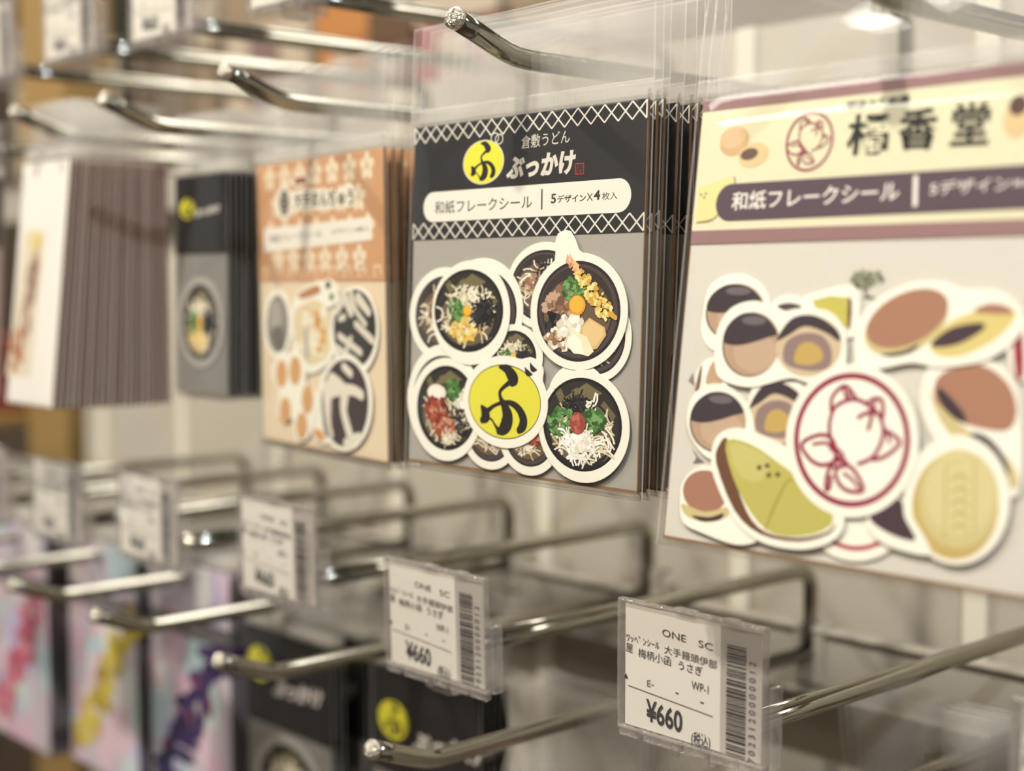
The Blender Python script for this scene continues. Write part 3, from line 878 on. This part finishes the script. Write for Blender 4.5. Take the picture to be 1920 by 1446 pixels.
    def oval(cx, cy, rx, ry, n=16): return [(cx + rx * math.cos(6.28318 * k / n), cy + ry * math.sin(6.28318 * k / n)) for k in range(n)]
    def bun(a, cx, cy, rx, ry):
        El(a, cx, cy, rx, ry, '#5a4438'); El(a, cx + 3, cy - 2, rx * .97, ry * .97, '#b5957a'); El(a, cx + rx * .15, cy + ry * .25, rx * .75, ry * .6, '#bfa288')
        pg(a, [(cx - rx * .93, cy - ry * .1), (cx - rx * .75, cy - ry * .62), (cx - rx * .2, cy - ry * .97), (cx + rx * .5, cy - ry * .86), (cx + rx * .93, cy - ry * .35), (cx + rx * .6, cy - ry * .22), (cx, cy - ry * .05), (cx - rx * .5, cy + ry * .02)], '#3b3136')
        El(a, cx + rx * .12, cy - ry * .74, rx * .42, ry * .14, '#6a5f63')
    def halfbun(a, cx, cy, rx, ry):
        El(a, cx, cy, rx, ry, '#cdb796'); pg(a, [(cx - rx * .95, cy - ry * .2), (cx - rx * .5, cy - ry * .9), (cx + rx * .2, cy - ry), (cx + rx * .85, cy - ry * .55), (cx + rx * .95, cy - ry * .15), (cx + rx * .5, cy - ry * .45), (cx - rx * .1, cy - ry * .65), (cx - rx * .6, cy - ry * .35)], '#3b3136')
        pg(a, [(cx - rx * .7, cy + ry * .55), (cx - rx * .68, cy - ry * .1), (cx - rx * .2, cy - ry * .42), (cx + rx * .4, cy - ry * .35), (cx + rx * .7, cy + ry * .15), (cx + rx * .6, cy + ry * .7), (cx, cy + ry * .8)], '#8d7670')
        pg(a, [(cx - rx * .42, cy + ry * .5), (cx - rx * .3, cy), (cx + .05 * rx, cy - ry * .15), (cx + rx * .38, cy + ry * .08), (cx + rx * .42, cy + ry * .45), (cx, cy + ry * .62)], '#bfa05a')
    # back row
    o, a = stk([(225, 250), (260, 120), (380, 75), (480, 130), (510, 230), (420, 380), (280, 405), (222, 340)]); bun(a, 360, 240, 128, 122); a.build('bun_picture', o)
    o, a = stk([(640, 190), (760, 140), (850, 125), (890, 170), (885, 280), (850, 350), (700, 330)]); pg(a, [(690, 190), (845, 178), (842, 300), (760, 290)], '#c0b658', 2); pg(a, [(842, 178), (858, 200), (852, 300), (838, 310)], '#6a4a30', 2); a.build('sponge_picture', o)
    o, a = stk([(520, 200), (590, 165), (660, 195), (680, 300), (520, 300)]); pg(a, [(540, 215), (590, 200), (645, 215), (600, 240)], '#4a3f40'); a.build('bun_picture', o)
    o, a = stk(oval(880, 1130, 200, 165)); a.stroke([z4(*p) for p in oval(880, 1090, 175, 150, 40)], 1.4, '#a8283e', True); a.build('ring_picture', o)
    o, a = stk([(195, 540), (220, 460), (280, 430), (330, 470), (320, 640), (230, 660)]); pg(a, [(195, 570), (215, 480), (225, 470), (215, 560)], '#7d5a42', 3); pg(a, [(240, 540), (270, 450), (310, 480), (300, 560)], '#bd9c7c', 3); a.build('bun_picture', o)
    o, a = stk([(1150, 620), (1180, 480), (1300, 440), (1460, 450), (1560, 560), (1582, 760), (1570, 1000), (1480, 1010), (1300, 860), (1200, 760)])
    pg(a, [(1210, 600), (1240, 500), (1400, 462), (1520, 540), (1560, 660), (1520, 740), (1400, 730), (1290, 690)], '#a6775f'); pg(a, [(1235, 560), (1330, 660), (1340, 712), (1270, 670), (1225, 600)], '#3d2c34')
    pg(a, [(1180, 560), (1220, 620), (1340, 730), (1530, 870), (1560, 990), (1440, 900), (1260, 740)], '#c9b882'); pg(a, [(1360, 760), (1430, 765), (1505, 850), (1520, 930), (1440, 880)], '#3d2c34'); a.build('pancake_picture', o)
    o, a = stk([(1500, 320), (1580, 250), (1640, 330), (1640, 520), (1560, 520), (1520, 420)]); pg(a, [(1545, 340), (1580, 300), (1590, 500), (1555, 510)], '#98283c', 3); a.build('ring_picture', o)
    o, a = stk([(440, 560), (560, 540), (660, 560), (690, 760), (560, 780), (430, 740)]); halfbun(a, 545, 670, 125, 130); a.build('bun_picture', o)
    o, a = stk([(165, 720), (185, 600), (260, 545), (350, 560), (430, 650), (440, 790), (330, 870), (230, 840)]); bun(a, 292, 705, 122, 130); a.build('bun_picture', o)
    o, a = stk([(135, 1050), (150, 950), (230, 890), (330, 920), (420, 1080), (480, 1190), (380, 1225), (230, 1175), (150, 1130)])
    El(a, 240, 1000, 96, 92, '#a3745e'); pg(a, [(145, 1050), (240, 1085), (340, 1065), (330, 1110), (240, 1130), (160, 1100)], '#c9b882'); pg(a, [(185, 1100), (260, 1108), (320, 1090), (300, 1120), (230, 1125)], '#3d2c34', 3); a.build('pancake_picture', o)
    o, a = stk([(875, 430), (882, 300), (950, 200), (1100, 118), (1250, 112), (1330, 140), (1480, 150), (1582, 230), (1570, 340), (1440, 440), (1240, 475), (1120, 455), (980, 480), (890, 470)])
    El(a, 1090, 290, 185, 125, '#c9b882', .38); El(a, 1095, 268, 182, 112, '#a6775e', .38); pg(a, [(985, 420), (1080, 405), (1150, 375), (1120, 410), (1040, 430)], '#3d2c34', 3)
    pg(a, [(1200, 360), (1300, 270), (1480, 220), (1560, 250), (1480, 350), (1330, 425), (1220, 420)], '#d6c37a'); pg(a, [(1380, 240), (1440, 205), (1520, 215), (1540, 250)], '#a3745c', 3)
    pg(a, [(1200, 375), (1280, 310), (1400, 285), (1425, 310), (1330, 370), (1240, 390)], '#43313a'); a.build('pancake_picture', o)
    o, a = stk([(285, 470), (290, 330), (350, 225), (460, 192), (560, 235), (640, 225), (760, 235), (830, 310), (842, 430), (810, 510), (690, 540), (600, 520), (440, 558), (320, 530)])
    bun(a, 435, 378, 124, 138); halfbun(a, 680, 385, 142, 130); a.build('bun_picture', o)
    o, a = stk(oval(1310, 1035, 225, 275) + []); El(a, 1300, 1060, 190, 230, '#c0a766'); El(a, 1315, 1030, 175, 210, '#cbbd84'); El(a, 1320, 1010, 150, 180, '#d3c690')
    a.stroke([z4(*p) for p in ((1265, 880), (1385, 860), (1385, 1180), (1255, 1200))], .7, '#bcab70', True)
    for q in range(5): a.brush([(*z4(1285, 950 + q * 52), .6), (*z4(1330, 930 + q * 52), .9), (*z4(1355, 960 + q * 52), .6)], '#b8a668')
    a.build('wafer_picture', o)
    o, a = stk([(930, 1120), (1000, 1040), (1080, 1030), (1130, 1120), (1200, 1260), (1080, 1250), (970, 1200)]); pg(a, [(940, 1110), (1010, 1040), (1075, 1035), (1090, 1110), (1135, 1205), (1030, 1180)], '#45313a'); a.build('bean_picture', o)
    o, a = stk([(270, 860), (295, 765), (380, 730), (500, 768), (620, 830), (760, 960), (835, 1110), (790, 1205), (650, 1245), (480, 1212), (370, 1120), (290, 960)])
    pg(a, [(292, 880), (305, 800), (340, 775), (360, 900), (420, 1080), (500, 1170), (640, 1195), (760, 1170), (800, 1130), (770, 1180), (640, 1212), (480, 1180), (370, 1080)], '#6b4630', 3)
    pg(a, [(335, 785), (440, 800), (560, 880), (660, 960), (790, 1110), (700, 1180), (540, 1180), (440, 1090), (360, 930)], '#b9b05a', 3); pg(a, [(350, 800), (430, 812), (520, 870), (470, 960), (380, 920)], '#c4bc72', 3)
    a.brush([(*z4(500, 1160), .5), (*z4(540, 1060), .7), (*z4(590, 960), .6), (*z4(620, 955), .4)], '#9a8a3a')
    for p in ((475, 898), (508, 890), (515, 930), (553, 928)): El(a, *p, 11, 11, '#5b4a2c')
    a.build('sponge_picture', o)
    o, a = stk(oval(870, 785, 282, 325, 24), 3)
    a.stroke([z4(*p) for p in oval(868, 782, 235, 272, 72)], 1.9, CRIM, True)
    peach(a, z4, 1.35, CRIM); a.build('fruit_badge', o)
    bag(e, 141., 47., -148., 24.5, 3.4, 9, ramp=11.)
    return e
sw0 = sweets_pack()
stack(sw0, 2, [5., 9.8], 8, ['cream and plum sweets sticker pack, frontmost, with round fruit badge sticker', 'cream and plum sweets sticker pack stacked behind the front one'],
      'sticker pack', 'cream and plum sweets packs', .3)

# ------------------------------------------------------------------ orange flower-patterned pack
OF = Frame(-1.650, 1.143, .174, -.01, .125)
ORH = mat('orange_header', '#cf9c70', .5, 0, .05, 300.)
PEACH = mat('peach_card', '#e6d2b2', .55, 0, .04, 400.)
def orange_pack():
    e = OF.empty('sticker_pack'); f = OF.px; w = 127.
    z8 = lambda x, y: f(440 + x / 2.258, 240 + y / 2.258)
    zo = lambda x, y: f(480 + x / 6.4, 300 + y / 6.4)
    plate('backing_card', e, -w / 2, w / 2, -138.5, .3, -.9, 0, PEACH)
    plate('card_edge', e, w / 2 - .1, w / 2 + .4, -138.5, 0, -1.0, .05, KRAFT)
    plate('card_edge', e, -w / 2 - .2, w / 2 + .2, -139.2, -138.3, -1.0, .1, KRAFT)
    h = plate('header_card', e, -w / 2, w / 2, -58., 0, 0, .3, ORH)
    a = Art(.32); rnd = random.Random(5)
    lt = '#ecd9ba'; a.flat = True
    for i in range(-5, 6):
        for j in range(4):
            cx, cy = i * 16.4 + (8.2 if j % 2 else 0), -7 - j * 13.6
            if abs(cx) > w / 2 - 6.5 or cy < -50: continue
            for k in range(5):
                t = 1.57 + k * 1.2566; a.ell(cx + 3.7 * math.cos(t), cy + 3.7 * math.sin(t), 2.9, 2.3, lt, t, 10)
    for k in range(9):
        x = -w / 2 + 6 + k * 14; a.stroke([(x, -56.5), (x, -51.5), (x + 5.5, -51.5), (x + 5.5, -55)], 1.1, '#ecd9ba')
    a.build('flower_pattern', h)
    a = Art(.4)
    # pale cloud behind the name
    for cx, cy, rx, ry in ((345, 520, 100, 210), (520, 480, 130, 130), (640, 470, 120, 130), (760, 470, 130, 130), (900, 470, 130, 125), (1040, 450, 130, 125), (1120, 420, 90, 150), (540, 250, 130, 70)):
        c = zo(cx, cy); a.ell(*c, abs(zo(cx + rx, cy)[0] - c[0]), abs(zo(cx, cy + ry)[1] - c[1]), '#ebe2cd')
    a.poly([zo(470, 215), zo(612, 200), zo(612, 282), zo(470, 298)], '#96563c')
    c = zo(348, 515); a.ell(*c, abs(zo(405, 515)[0] - c[0]), abs(zo(348, 675)[1] - c[1]), '#3b352c')
    for k in range(4): a.stroke([zo(312, 400 + k * 68), zo(345, 430 + k * 68), zo(385, 400 + k * 68)], .9, '#b8ae98')
    a.text('大手まんぢゅう', zo(465, 585), zo(1185, 545), zo(465, 385)[1] - zo(465, 585)[1], '#3a352d', .03)
    a.build('shop_lettering', h)
    a = Art(.4)
    a.poly([zo(110, 830), zo(1400, 680), zo(1400, 960), zo(110, 1110)], '#ece5d6')
    a.text('和紙フレークシール', zo(170, 1000), zo(800, 930), zo(170, 905)[1] - zo(170, 1000)[1], '#5b5347', .01)
    a.text('5デザイン×4枚入', zo(920, 900), zo(1360, 855), zo(920, 830)[1] - zo(920, 900)[1], '#5b5347', .008)
    a.build('banner', h)
    O = [0]
    def stk(pts, k=4):
        o, z = sticker(e, smooth_closed([z8(*p) for p in pts], k), O[0]); O[0] += .5
        return o, Art(z + .004, .002)
    def oval(cx, cy, rx, ry, n=16): return [(cx + rx * math.cos(6.28318 * k / n), cy + ry * math.sin(6.28318 * k / n)) for k in range(n)]
    def pg(a, pts, col, k=4): a.poly(smooth_closed([z8(*p) for p in pts], k), col)
    o, a = stk(oval(185, 830, 62, 145)); pg(a, oval(185, 830, 46, 122), '#8a8478'); pg(a, oval(178, 810, 26, 80), '#a9a294'); pg(a, [(160, 860), (200, 840), (215, 930), (180, 940)], '#6d675e'); a.build('oval_picture', o)
    o, a = stk(oval(400, 700, 45, 60)); pg(a, oval(400, 665, 12, 18), '#55624a'); pg(a, oval(415, 715, 10, 16), '#6b7a4a'); a.build('leaf_picture', o)
    o, a = stk([(245, 790), (268, 705), (330, 660), (375, 650), (390, 740), (420, 920), (415, 980), (350, 1035), (300, 1030), (258, 960)])
    pg(a, [(275, 705), (330, 672), (362, 668), (365, 700), (290, 725)], '#b9825a', 2); pg(a, [(255, 800), (285, 750), (375, 740), (410, 940), (350, 1000), (300, 990), (262, 900)], '#e0cfa6', 3)
    rnd = random.Random(3)
    for _ in range(26): pg(a, oval(rnd.uniform(275, 390), rnd.uniform(775, 960), 14, 18, 7), rnd.choice(['#d9a55c', '#e9ddc0', '#c98f4a', '#efe6cc']), 2)
    pg(a, [(290, 840), (318, 835), (325, 990), (298, 990)], '#d8cfb8', 1); a.stroke([z8(307, 850), z8(312, 980)], 1.2, '#5b544a'); a.build('jar_picture', o)
    o, a = stk([(420, 1010), (330, 1230), (360, 1330), (440, 1310), (520, 1100)]); pg(a, [(340, 1270), (385, 1290), (380, 1330), (350, 1310)], '#d89a58', 2); a.build('scrap_picture', o)
    o, a = stk(oval(516, 860, 102, 190)); pg(a, oval(516, 850, 90, 166), '#33302c')
    wt = '#ded5c2'
    for pts in (((440, 770, 5), (470, 720, 6), (500, 780, 5)), ((470, 800, 3.5), (450, 810, 2.5)), ((530, 720, 5.5), (575, 780, 4)), ((450, 880, 3.6), (540, 950, 3.6)), ((440, 930, 3.6), (520, 990, 3.6)), ((520, 830, 3.5), (590, 900, 4)), ((500, 700, 4), (520, 770, 3), (560, 830, 3)), ((500, 890, 3), (480, 960, 3), (530, 1005, 3))):
        a.brush([(*z8(x, y), q) for x, y, q in pts], wt)
    a.build('crest_picture', o)
    o, a = stk([(165, 1040), (190, 970), (260, 950), (310, 1010), (310, 1080), (355, 1130), (350, 1210), (320, 1310), (270, 1320), (250, 1230), (190, 1220), (195, 1120)])
    for cx, cy, ry in ((206, 1040, 58), (264, 1028, 62), (316, 1150, 62), (222, 1195, 55), (292, 1262, 58)): pg(a, oval(cx, cy, 24, ry), '#d3a066')
    a.build('blossom_picture', o)
    o, a = stk(oval(475, 1165, 118, 205)); pg(a, oval(475, 1165, 100, 185), '#3f2f30'); pg(a, oval(400, 1180, 22, 130), '#8d847a')
    for pts in (((420, 1070, 8), (470, 1120, 8), (470, 1200, 6), (500, 1320, 6), (480, 1335, 5)), ((400, 1110, 9), (440, 1100, 8)), ((470, 1110, 6), (510, 1110, 5), (545, 1130, 5)), ((500, 1320, 4), (535, 1305, 4)), ((400, 1130, 8), (405, 1230, 4), (420, 1300, 3)), ((470, 1010, 4), (500, 1040, 4))):
        a.brush([(*z8(x, y), q) for x, y, q in pts], '#e6dcc8')
    a.build('crest_picture', o)
    bag(e, 133., 43., -142., 22., 3.0, 15)
    return e
or0 = orange_pack()
stack(or0, 4, [4.9, 9.8, 18.5, 23.4], 6, ['orange flower-patterned sticker pack, frontmost on its hook', 'orange flower-patterned sticker pack stacked behind the front one'],
      'sticker pack', 'orange flower packs', .5)

# ------------------------------------------------------------------ slim black noodle packs of the upper row
DBLK = mat('slim_black_card', '#1c1b1c', .45, 0, .06, 400.)
DGRY = mat('slim_grey_card', '#86827c', .5, 0, .1, 600.)
def slim_pack(fr, w, h, hdr, flap, hole, seed, px, disc, name_at, bowl_at, film_w=4., bulge=1.6):
    """px maps photo pixels to this card; disc / name_at / bowl_at give the badge, lettering and bowl"""
    e = fr.empty('sticker_pack')
    plate('backing_card', e, -w / 2, w / 2, -h, .2, -.8, 0, DGRY)
    plate('card_edge', e, w / 2 - .1, w / 2 + .35, -h, 0, -.85, .02, DBLK)
    hd = plate('header_card', e, -w / 2, w / 2, -hdr, 0, 0, .3, DBLK)
    a = Art(.33)
    cx, cy, rx, ry = disc
    a.ell(cx, cy, rx, ry, '#e2d93c'); logo_fu(a, Loc(cx, cy, rx / 215, ry / 215), '#2a2622'); a.build('noodle_badge', hd)
    a = Art(.33); (x0, y0), (x1, y1), hh = name_at
    a.text('ぶっかけ', (x0, y0), (x1, y1), hh, '#d9cfc6', .05, .1); a.build('shop_lettering', hd)
    if bowl_at:
        cx, cy, rx, ry = bowl_at
        st = link('sticker', extrude_outline('sticker', [(x * .001, y * .001) for x, y in circle(cx, cy, rx * 1.25, ry=ry * 1.2)], .0003, .0005, mat('grey_ring', '#a9a49c', .55)), e)
        a = Art(.52, .0012); b = Art(0); bowl(b, 'egg', 0, 0, 1., seed)
        a.v = [(cx + x * rx, cy + y * ry, .52 + z * .6) for x, y, z in b.v]; a.f, a.c = b.f, b.c
        a.build('bowl_picture', st)
    bag(e, w + film_w, flap, -h - 2.5, hole, bulge, seed, seal=True)
    return e
KF = Frame(-1.99, 1.163, .1705, .012)
k0 = KF.px
c_, s_ = k0(377, 605), k0(352, 392)
sp0 = slim_pack(KF, 53., 117.5, 42., 33., 24., 21, k0, (s_[0], s_[1], 7.4, 5.6), (k0(366, 408), k0(412, 398), 4.2), (c_[0], c_[1], 18.6, 20.5), 3.)
stack(sp0, 13, [3.3 * (k + 1) for k in range(13)], 12, ['slim black pack with yellow badge and oval noodle bowl, frontmost', 'slim black pack in the row behind the slim front noodle pack'],
      'sticker pack', 'slim black noodle packs', .4)

# ------------------------------------------------------------------ deep stack of white-fronted packs
WF = Frame(-2.30, 1.055, .205, .10)
WCARD = mat('white_front_card', '#ece6dc', .45)
BROWNB = mat('brown_board', '#7a5644', .7, 0, .3, 200.)
def white_pack(front):
    e = WF.empty('sticker_pack'); w, h = 60., 140.
    f = WF.px
    plate('backing_card', e, -w / 2, w / 2, -h, .2, -1.5, 0, BROWNB)
    plate('card_edge', e, w / 2 - .1, w / 2 + .6, -h, 0, -1.4, -.1, BROWNB)
    c = plate('front_card', e, -w / 2, w / 2, -h + .2, 0, 0, .25, WCARD)
    a = Art(.3)
    q = lambda x, y: f(x / 2.781, 240 + y / 2.781)
    P4 = [q(135, 540), q(240, 540), q(160, 1300), q(35, 1290)]
    a.poly(P4, '#dccfb6')
    rnd = random.Random(9)
    for k in range(26):
        t = rnd.random(); x = 190 - 70 * t + rnd.uniform(-30, 30); y = 640 + 430 * t
        a.brush([(*q(x, y), 1.5), (*q(x - 8 + rnd.uniform(-10, 10), y + 60), 2.2), (*q(x - 20, y + 120), 1.2)], rnd.choice(['#7d5645', '#96705c', '#b28d78', '#c9a891', '#6a4438']))
    a.cluster(rnd, *q(185, 590), 7, 7, 24, ['#d9bf6a', '#c9a748', '#e6d493'], 2.2)
    a.cluster(rnd, *q(95, 1160), 9, 13, 44, ['#b8703c', '#9c5432', '#c98a4e', '#7d3f2c'], 2.6)
    a.build('printed_picture', c)
    bag(e, w + .6, 34., -h - 1., 16., 1.2, 31)
    return e
wp0 = white_pack(True)
for k, o in enumerate(stack(wp0, 20, [2.9 * (k + 1) for k in range(20)], 13, ['white-fronted pack with a brown picture, front of the deep stack', 'brown-edged pack in the deep stack behind the white-fronted one'],
      'sticker pack', 'deep stack of white-fronted packs', .25)):
    if k:                                               # the packs hang straighter towards the rail
        g = Frame(-2.30, 1.055, .205, .10 * (1 - k / 20))
        m = g.rot.to_4x4(); m.translation = o.matrix_world.translation; o.matrix_world = m

# one more pack beyond, cut by the picture's edge
F2 = Frame(-2.62, 1.08, .19, .05)
MAUVE = mat('mauve_card', '#8d7a78', .5, 0, .1, 300.)
b2 = F2.empty('sticker_pack')
plate('backing_card', b2, -30, 30, -135, .2, -.9, 0, KRAFT)
plate('front_card', b2, -30, 30, -134.8, 0, 0, .25, MAUVE)
plate('header_card', b2, -30, 30, -42, 0, .25, .5, DBLK)
bag(b2, 64., 34., -138., 18., 1.8, 33)
tag(b2, 'mauve and black pack beyond the deep stack of white-fronted packs', 'sticker pack')

# ------------------------------------------------------------------ lower row: slim black packs with yellow discs
def lower_black(X, Y, Ztop, seed, disc_px, name_px):
    fr = Frame(X, Y, Ztop); f = fr.px
    d = f(*disc_px); n0, n1 = f(*name_px[0]), f(*name_px[1])
    return slim_pack(fr, 88., 125., 58., 34., 20., seed, f, (d[0], d[1], 13.2, 10.6), (n0, n1, 11.), (0, -92, 30, 26), 4.)
lb3 = lower_black(-2.05, 1.353, -.598, 41, (488, 1243), ((512, 1304), (604, 1330)))
stack(lb3, 6, [3.8, 7.6, 24., 27.8, 31.6, 35.4], 17, ['slim black pack with yellow disc beside the purple-lettered pastel packs', 'slim black pack behind the one beside the purple-lettered pastel packs'],
      'sticker pack', 'lower slim black packs', .4)
lb2 = lower_black(-1.687, 1.358, -.598, 43, (738, 1350), ((772, 1408), (905, 1440)))
stack(lb2, 5, [3.8, 7.6, 11.4, 15.2, 19.], 18, ['dark pack with large yellow disc under the blurred ¥660 tag', 'dark pack behind the one with the large yellow disc'],
      'sticker pack', 'lower dark packs under the blurred tag', .5)

# ------------------------------------------------------------------ lower row: clear-topped packs
CLC = mat('mushroom_card', '#bfb2a8', .55, 0, .1, 300.)
PNK = mat('dusty_pink_card', '#c9a8a0', .55, 0, .1, 300.)
def clear_pack(X, Y, Z, m, seed):
    fr = Frame(X, Y, Z); e = fr.empty('sticker_pack')
    plate('backing_card', e, -42, 42, -90, .2, -.9, 0, KRAFT)
    plate('front_card', e, -42, 42, -89.8, 0, 0, .25, m)
    bag(e, 92., 56., -93., (-.59 - Z) * S * 1000, 2.4, seed, True, 3.5)
    return e
stack(clear_pack(-1.342, 1.33, -.71, CLC, 51), 6, [4.4, 8.8, 13.2, 24., 28.4, 32.8], 19, ['clear-topped pack, frontmost on the hook between dark packs and WP-1 tag', 'clear-topped pack behind the front one between dark packs and WP-1 tag'],
      'sticker pack', 'clear-topped packs', .8)
stack(clear_pack(-.937, 1.56, -.68, PNK, 53), 3, [5., 10., 15.], 20, ['dusty pink clear-topped pack hanging at the back behind the WP-1 tag', 'dusty pink clear-topped pack behind the front pink one'],
      'sticker pack', 'dusty pink clear-topped packs', .5)

# ------------------------------------------------------------------ lower row: pastel shimmering packs with brushed writing
DARKE = mat('dark_card_edge', '#3c3232', .6)
PCARD = mat('pastel_card', '#cfc3cc', .35)
def pastel_pack(X, Y, seed, cols):
    fr = Frame(X, Y, -.515); e = fr.empty('sticker_pack'); w, h = 100., 165.
    plate('backing_card', e, -w / 2, w / 2, -h, .2, -.9, 0, DARKE)
    plate('card_edge', e, w / 2 - .1, w / 2 + .4, -h, 0, -1.0, .05, DARKE)
    c = plate('front_card', e, -w / 2, w / 2, -h + .2, 0, 0, .25, PCARD)
    a = Art(.28, .001); rnd = random.Random(seed)
    pal = ['#cbdad6', '#d9c3d3', '#e0c4cf', '#c9c2dd', '#e9e4e2', '#bccfd6', '#dcb9c8', '#bfb4d6']
    for k in range(34):                                  # shimmering colour patches, cut at the card's edge
        cx, cy, r = rnd.uniform(-w / 2, w / 2), rnd.uniform(-h, 0), rnd.uniform(9, 20)
        pts = [(min(max(cx + r * math.cos(t) * .8, -w / 2), w / 2), min(max(cy + r * 1.3 * math.sin(t), -h + .3), -.1)) for t in [6.28318 * j / 14 for j in range(14)]]
        a.poly(pts, rnd.choice(pal))
    a.build('colour_patches', c)
    a = Art(.42, .001)
    a.poly([(-w / 2, -36), (w / 2, -36), (w / 2, -48), (-w / 2, -48)], '#5d575b')
    for k in range(36): a.brush([(-w / 2 + 3 + k * 2.6, -39 - rnd.uniform(0, 2), .6), (-w / 2 + 4 + k * 2.6, -45 + rnd.uniform(0, 2), .9)], '#b9b0ac', 2)
    a.build('label_band', c)
    a = Art(.5, .001)                                    # brushed column of writing down the card
    for k in range(7):
        cy = -52 - k * 15.; cx = 34 - k * 10.5
        for q in range(6):
            x, y = cx + rnd.uniform(-13, 13), cy + rnd.uniform(-6, 6); t = rnd.choice((0, .3, 1.4, 1.9))
            L = rnd.uniform(6, 11)
            a.brush([(x - L * math.cos(t), y - L * math.sin(t), 6.), (x, y, 9.), (x + L * math.cos(t), y + L * math.sin(t), 5.)], rnd.choice(cols), 3)
    a.build('brushed_writing', c)
    bag(e, w + 4, 10., -h - 2.5, -9., 1.6, seed)
    return e
for X, Y, sd, cols, n, dz, nm in ((-2.36, 1.34, 61, ['#38285a', '#4a2f62', '#7d3f5c', '#2c2450'], 9, 3.4, 'purple'),
                                  (-2.68, 1.325, 62, ['#c9b13a', '#b59a35', '#d8c552', '#a08a3c'], 6, 3.4, 'yellow'),
                                  (-3.00, 1.29, 63, ['#c44a68', '#cf6f84', '#b0405c', '#d88c98'], 8, 3.4, 'pink')):
    p0 = pastel_pack(X, Y, sd, cols)
    stack(p0, n, [dz * (k + 1) for k in range(n)], sd, ['pastel shimmering pack with %s brushed writing, frontmost on its hook' % nm, 'pastel pack with %s writing stacked behind its front one' % nm],
          'sticker pack', 'pastel packs with %s writing' % nm, .4)

# ------------------------------------------------------------------ stock on the shelf beyond the panel
SHELFM = mat('shelf_wood', '#6f5840', .5, 0, .3, 8.)
shelf_z = .405
tag(link('shelf_board', box_mesh('shelf_board', -4.0 * S, .8, 1.97 * S + .012, 3.0 * S + .24, CAMZ + shelf_z * S - .02, CAMZ + shelf_z * S, SHELFM, .002)),
    'brown wooden shelf board behind the top of the back panel', 'shelf')
BOXC = {'orange': '#b07640', 'mauve': '#7d6660', 'cream': '#b5a793', 'red': '#8d3a32', 'green': '#2c2a1c', 'tan': '#8f7c66', 'brown': '#5c432f'}
def stock_box(px0, px1, ptop, Y, col, label, lid=None):
    a, b = onY(px0, ptop, Y), onY(px1, ptop, Y)
    x0, x1 = a.x, b.x; zb = CAMZ + shelf_z * S; zt = max(a.z, zb + .05); d = .09
    e = empty('product_box', ((x0 + x1) / 2, Y * S, zb)); hw = (x1 - x0) / 2; H = zt - zb
    m = mat('box_' + col, BOXC[col], .5, 0, .15, 20.)
    link('box_body', box_mesh('box_body', -hw, hw, 0, d, 0, H * .72, m, .002), e)
    link('box_lid', box_mesh('box_lid', -hw - .002, hw + .002, -.002, d + .002, H * .7, H, mat('box_' + (lid or col), BOXC[lid or col], .5, 0, .15, 20.), .003), e)
    link('paper_band', box_mesh('paper_band', -hw * .35, hw * .35, -.003, d * .5, H * .2, H * .62, mat('box_' + ('cream' if col != 'cream' else 'mauve'), BOXC['cream' if col != 'cream' else 'mauve'], .5, 0, .15, 20.), .0008), e)
    return tag(e, label, 'box', 'boxes on the shelf beyond the panel')
stock_box(596, 688, 14, 2.4, 'orange', 'orange-tan box on the shelf beyond the orange packs')
stock_box(694, 770, 24, 2.4, 'mauve', 'mauve-brown box beside the orange-tan box', 'brown')
stock_box(420, 575, -40, 2.4, 'cream', 'wide cream box between the orange-tan and dark green boxes', 'tan')
stock_box(250, 400, 30, 2.4, 'tan', 'tan box behind the tag of the slim black packs', 'cream')
stock_box(175, 245, -60, 2.4, 'green', 'dark green box between two upper price tags')
stock_box(20, 160, -10, 2.4, 'cream', 'cream box with brown lid behind the leftmost upper tags', 'brown')
stock_box(780, 930, -30, 2.4, 'red', 'red box with cream lid behind the rough hook tip', 'cream')
stock_box(960, 1190, -60, 2.4, 'tan', 'tall tan box behind the wide black noodle packs')

# beyond the panel's end
WOODP = mat('golden_wood', '#9a7c48', .5, 0, .3, 12.)
pe = empty('wooden_post', (-4.32 * S, 2.05 * S, 0))
link('post_shaft', box_mesh('post_shaft', -.05, .05, -.03, .03, .05, CAMZ + 1.3, WOODP, .004), pe)
link('post_foot', box_mesh('post_foot', -.07, .07, -.05, .05, 0, .05, WOODP, .004), pe)
tag(pe, 'golden wooden post beyond the end of the cream panel', 'post')
re_ = empty('product_box', (-5.02 * S, 1.75 * S, CAMZ - .42 * S))
link('box_body', box_mesh('box_body', -.1, .13, 0, .12, 0, .075, mat('box_red', BOXC['red']), .004), re_)
link('box_lid', box_mesh('box_lid', -.103, .133, -.003, .123, .06, .085, mat('box_red', BOXC['red']), .004), re_)
tag(re_, 'dark red box on the low ledge beyond the cream panel', 'box')
tag(link('ledge', box_mesh('ledge', -5.8 * S, -4.52 * S, 1.7 * S, 2.4 * S, CAMZ - .46 * S, CAMZ - .42 * S, WOODP, .003)), 'golden wooden ledge under the dark red box', 'shelf')
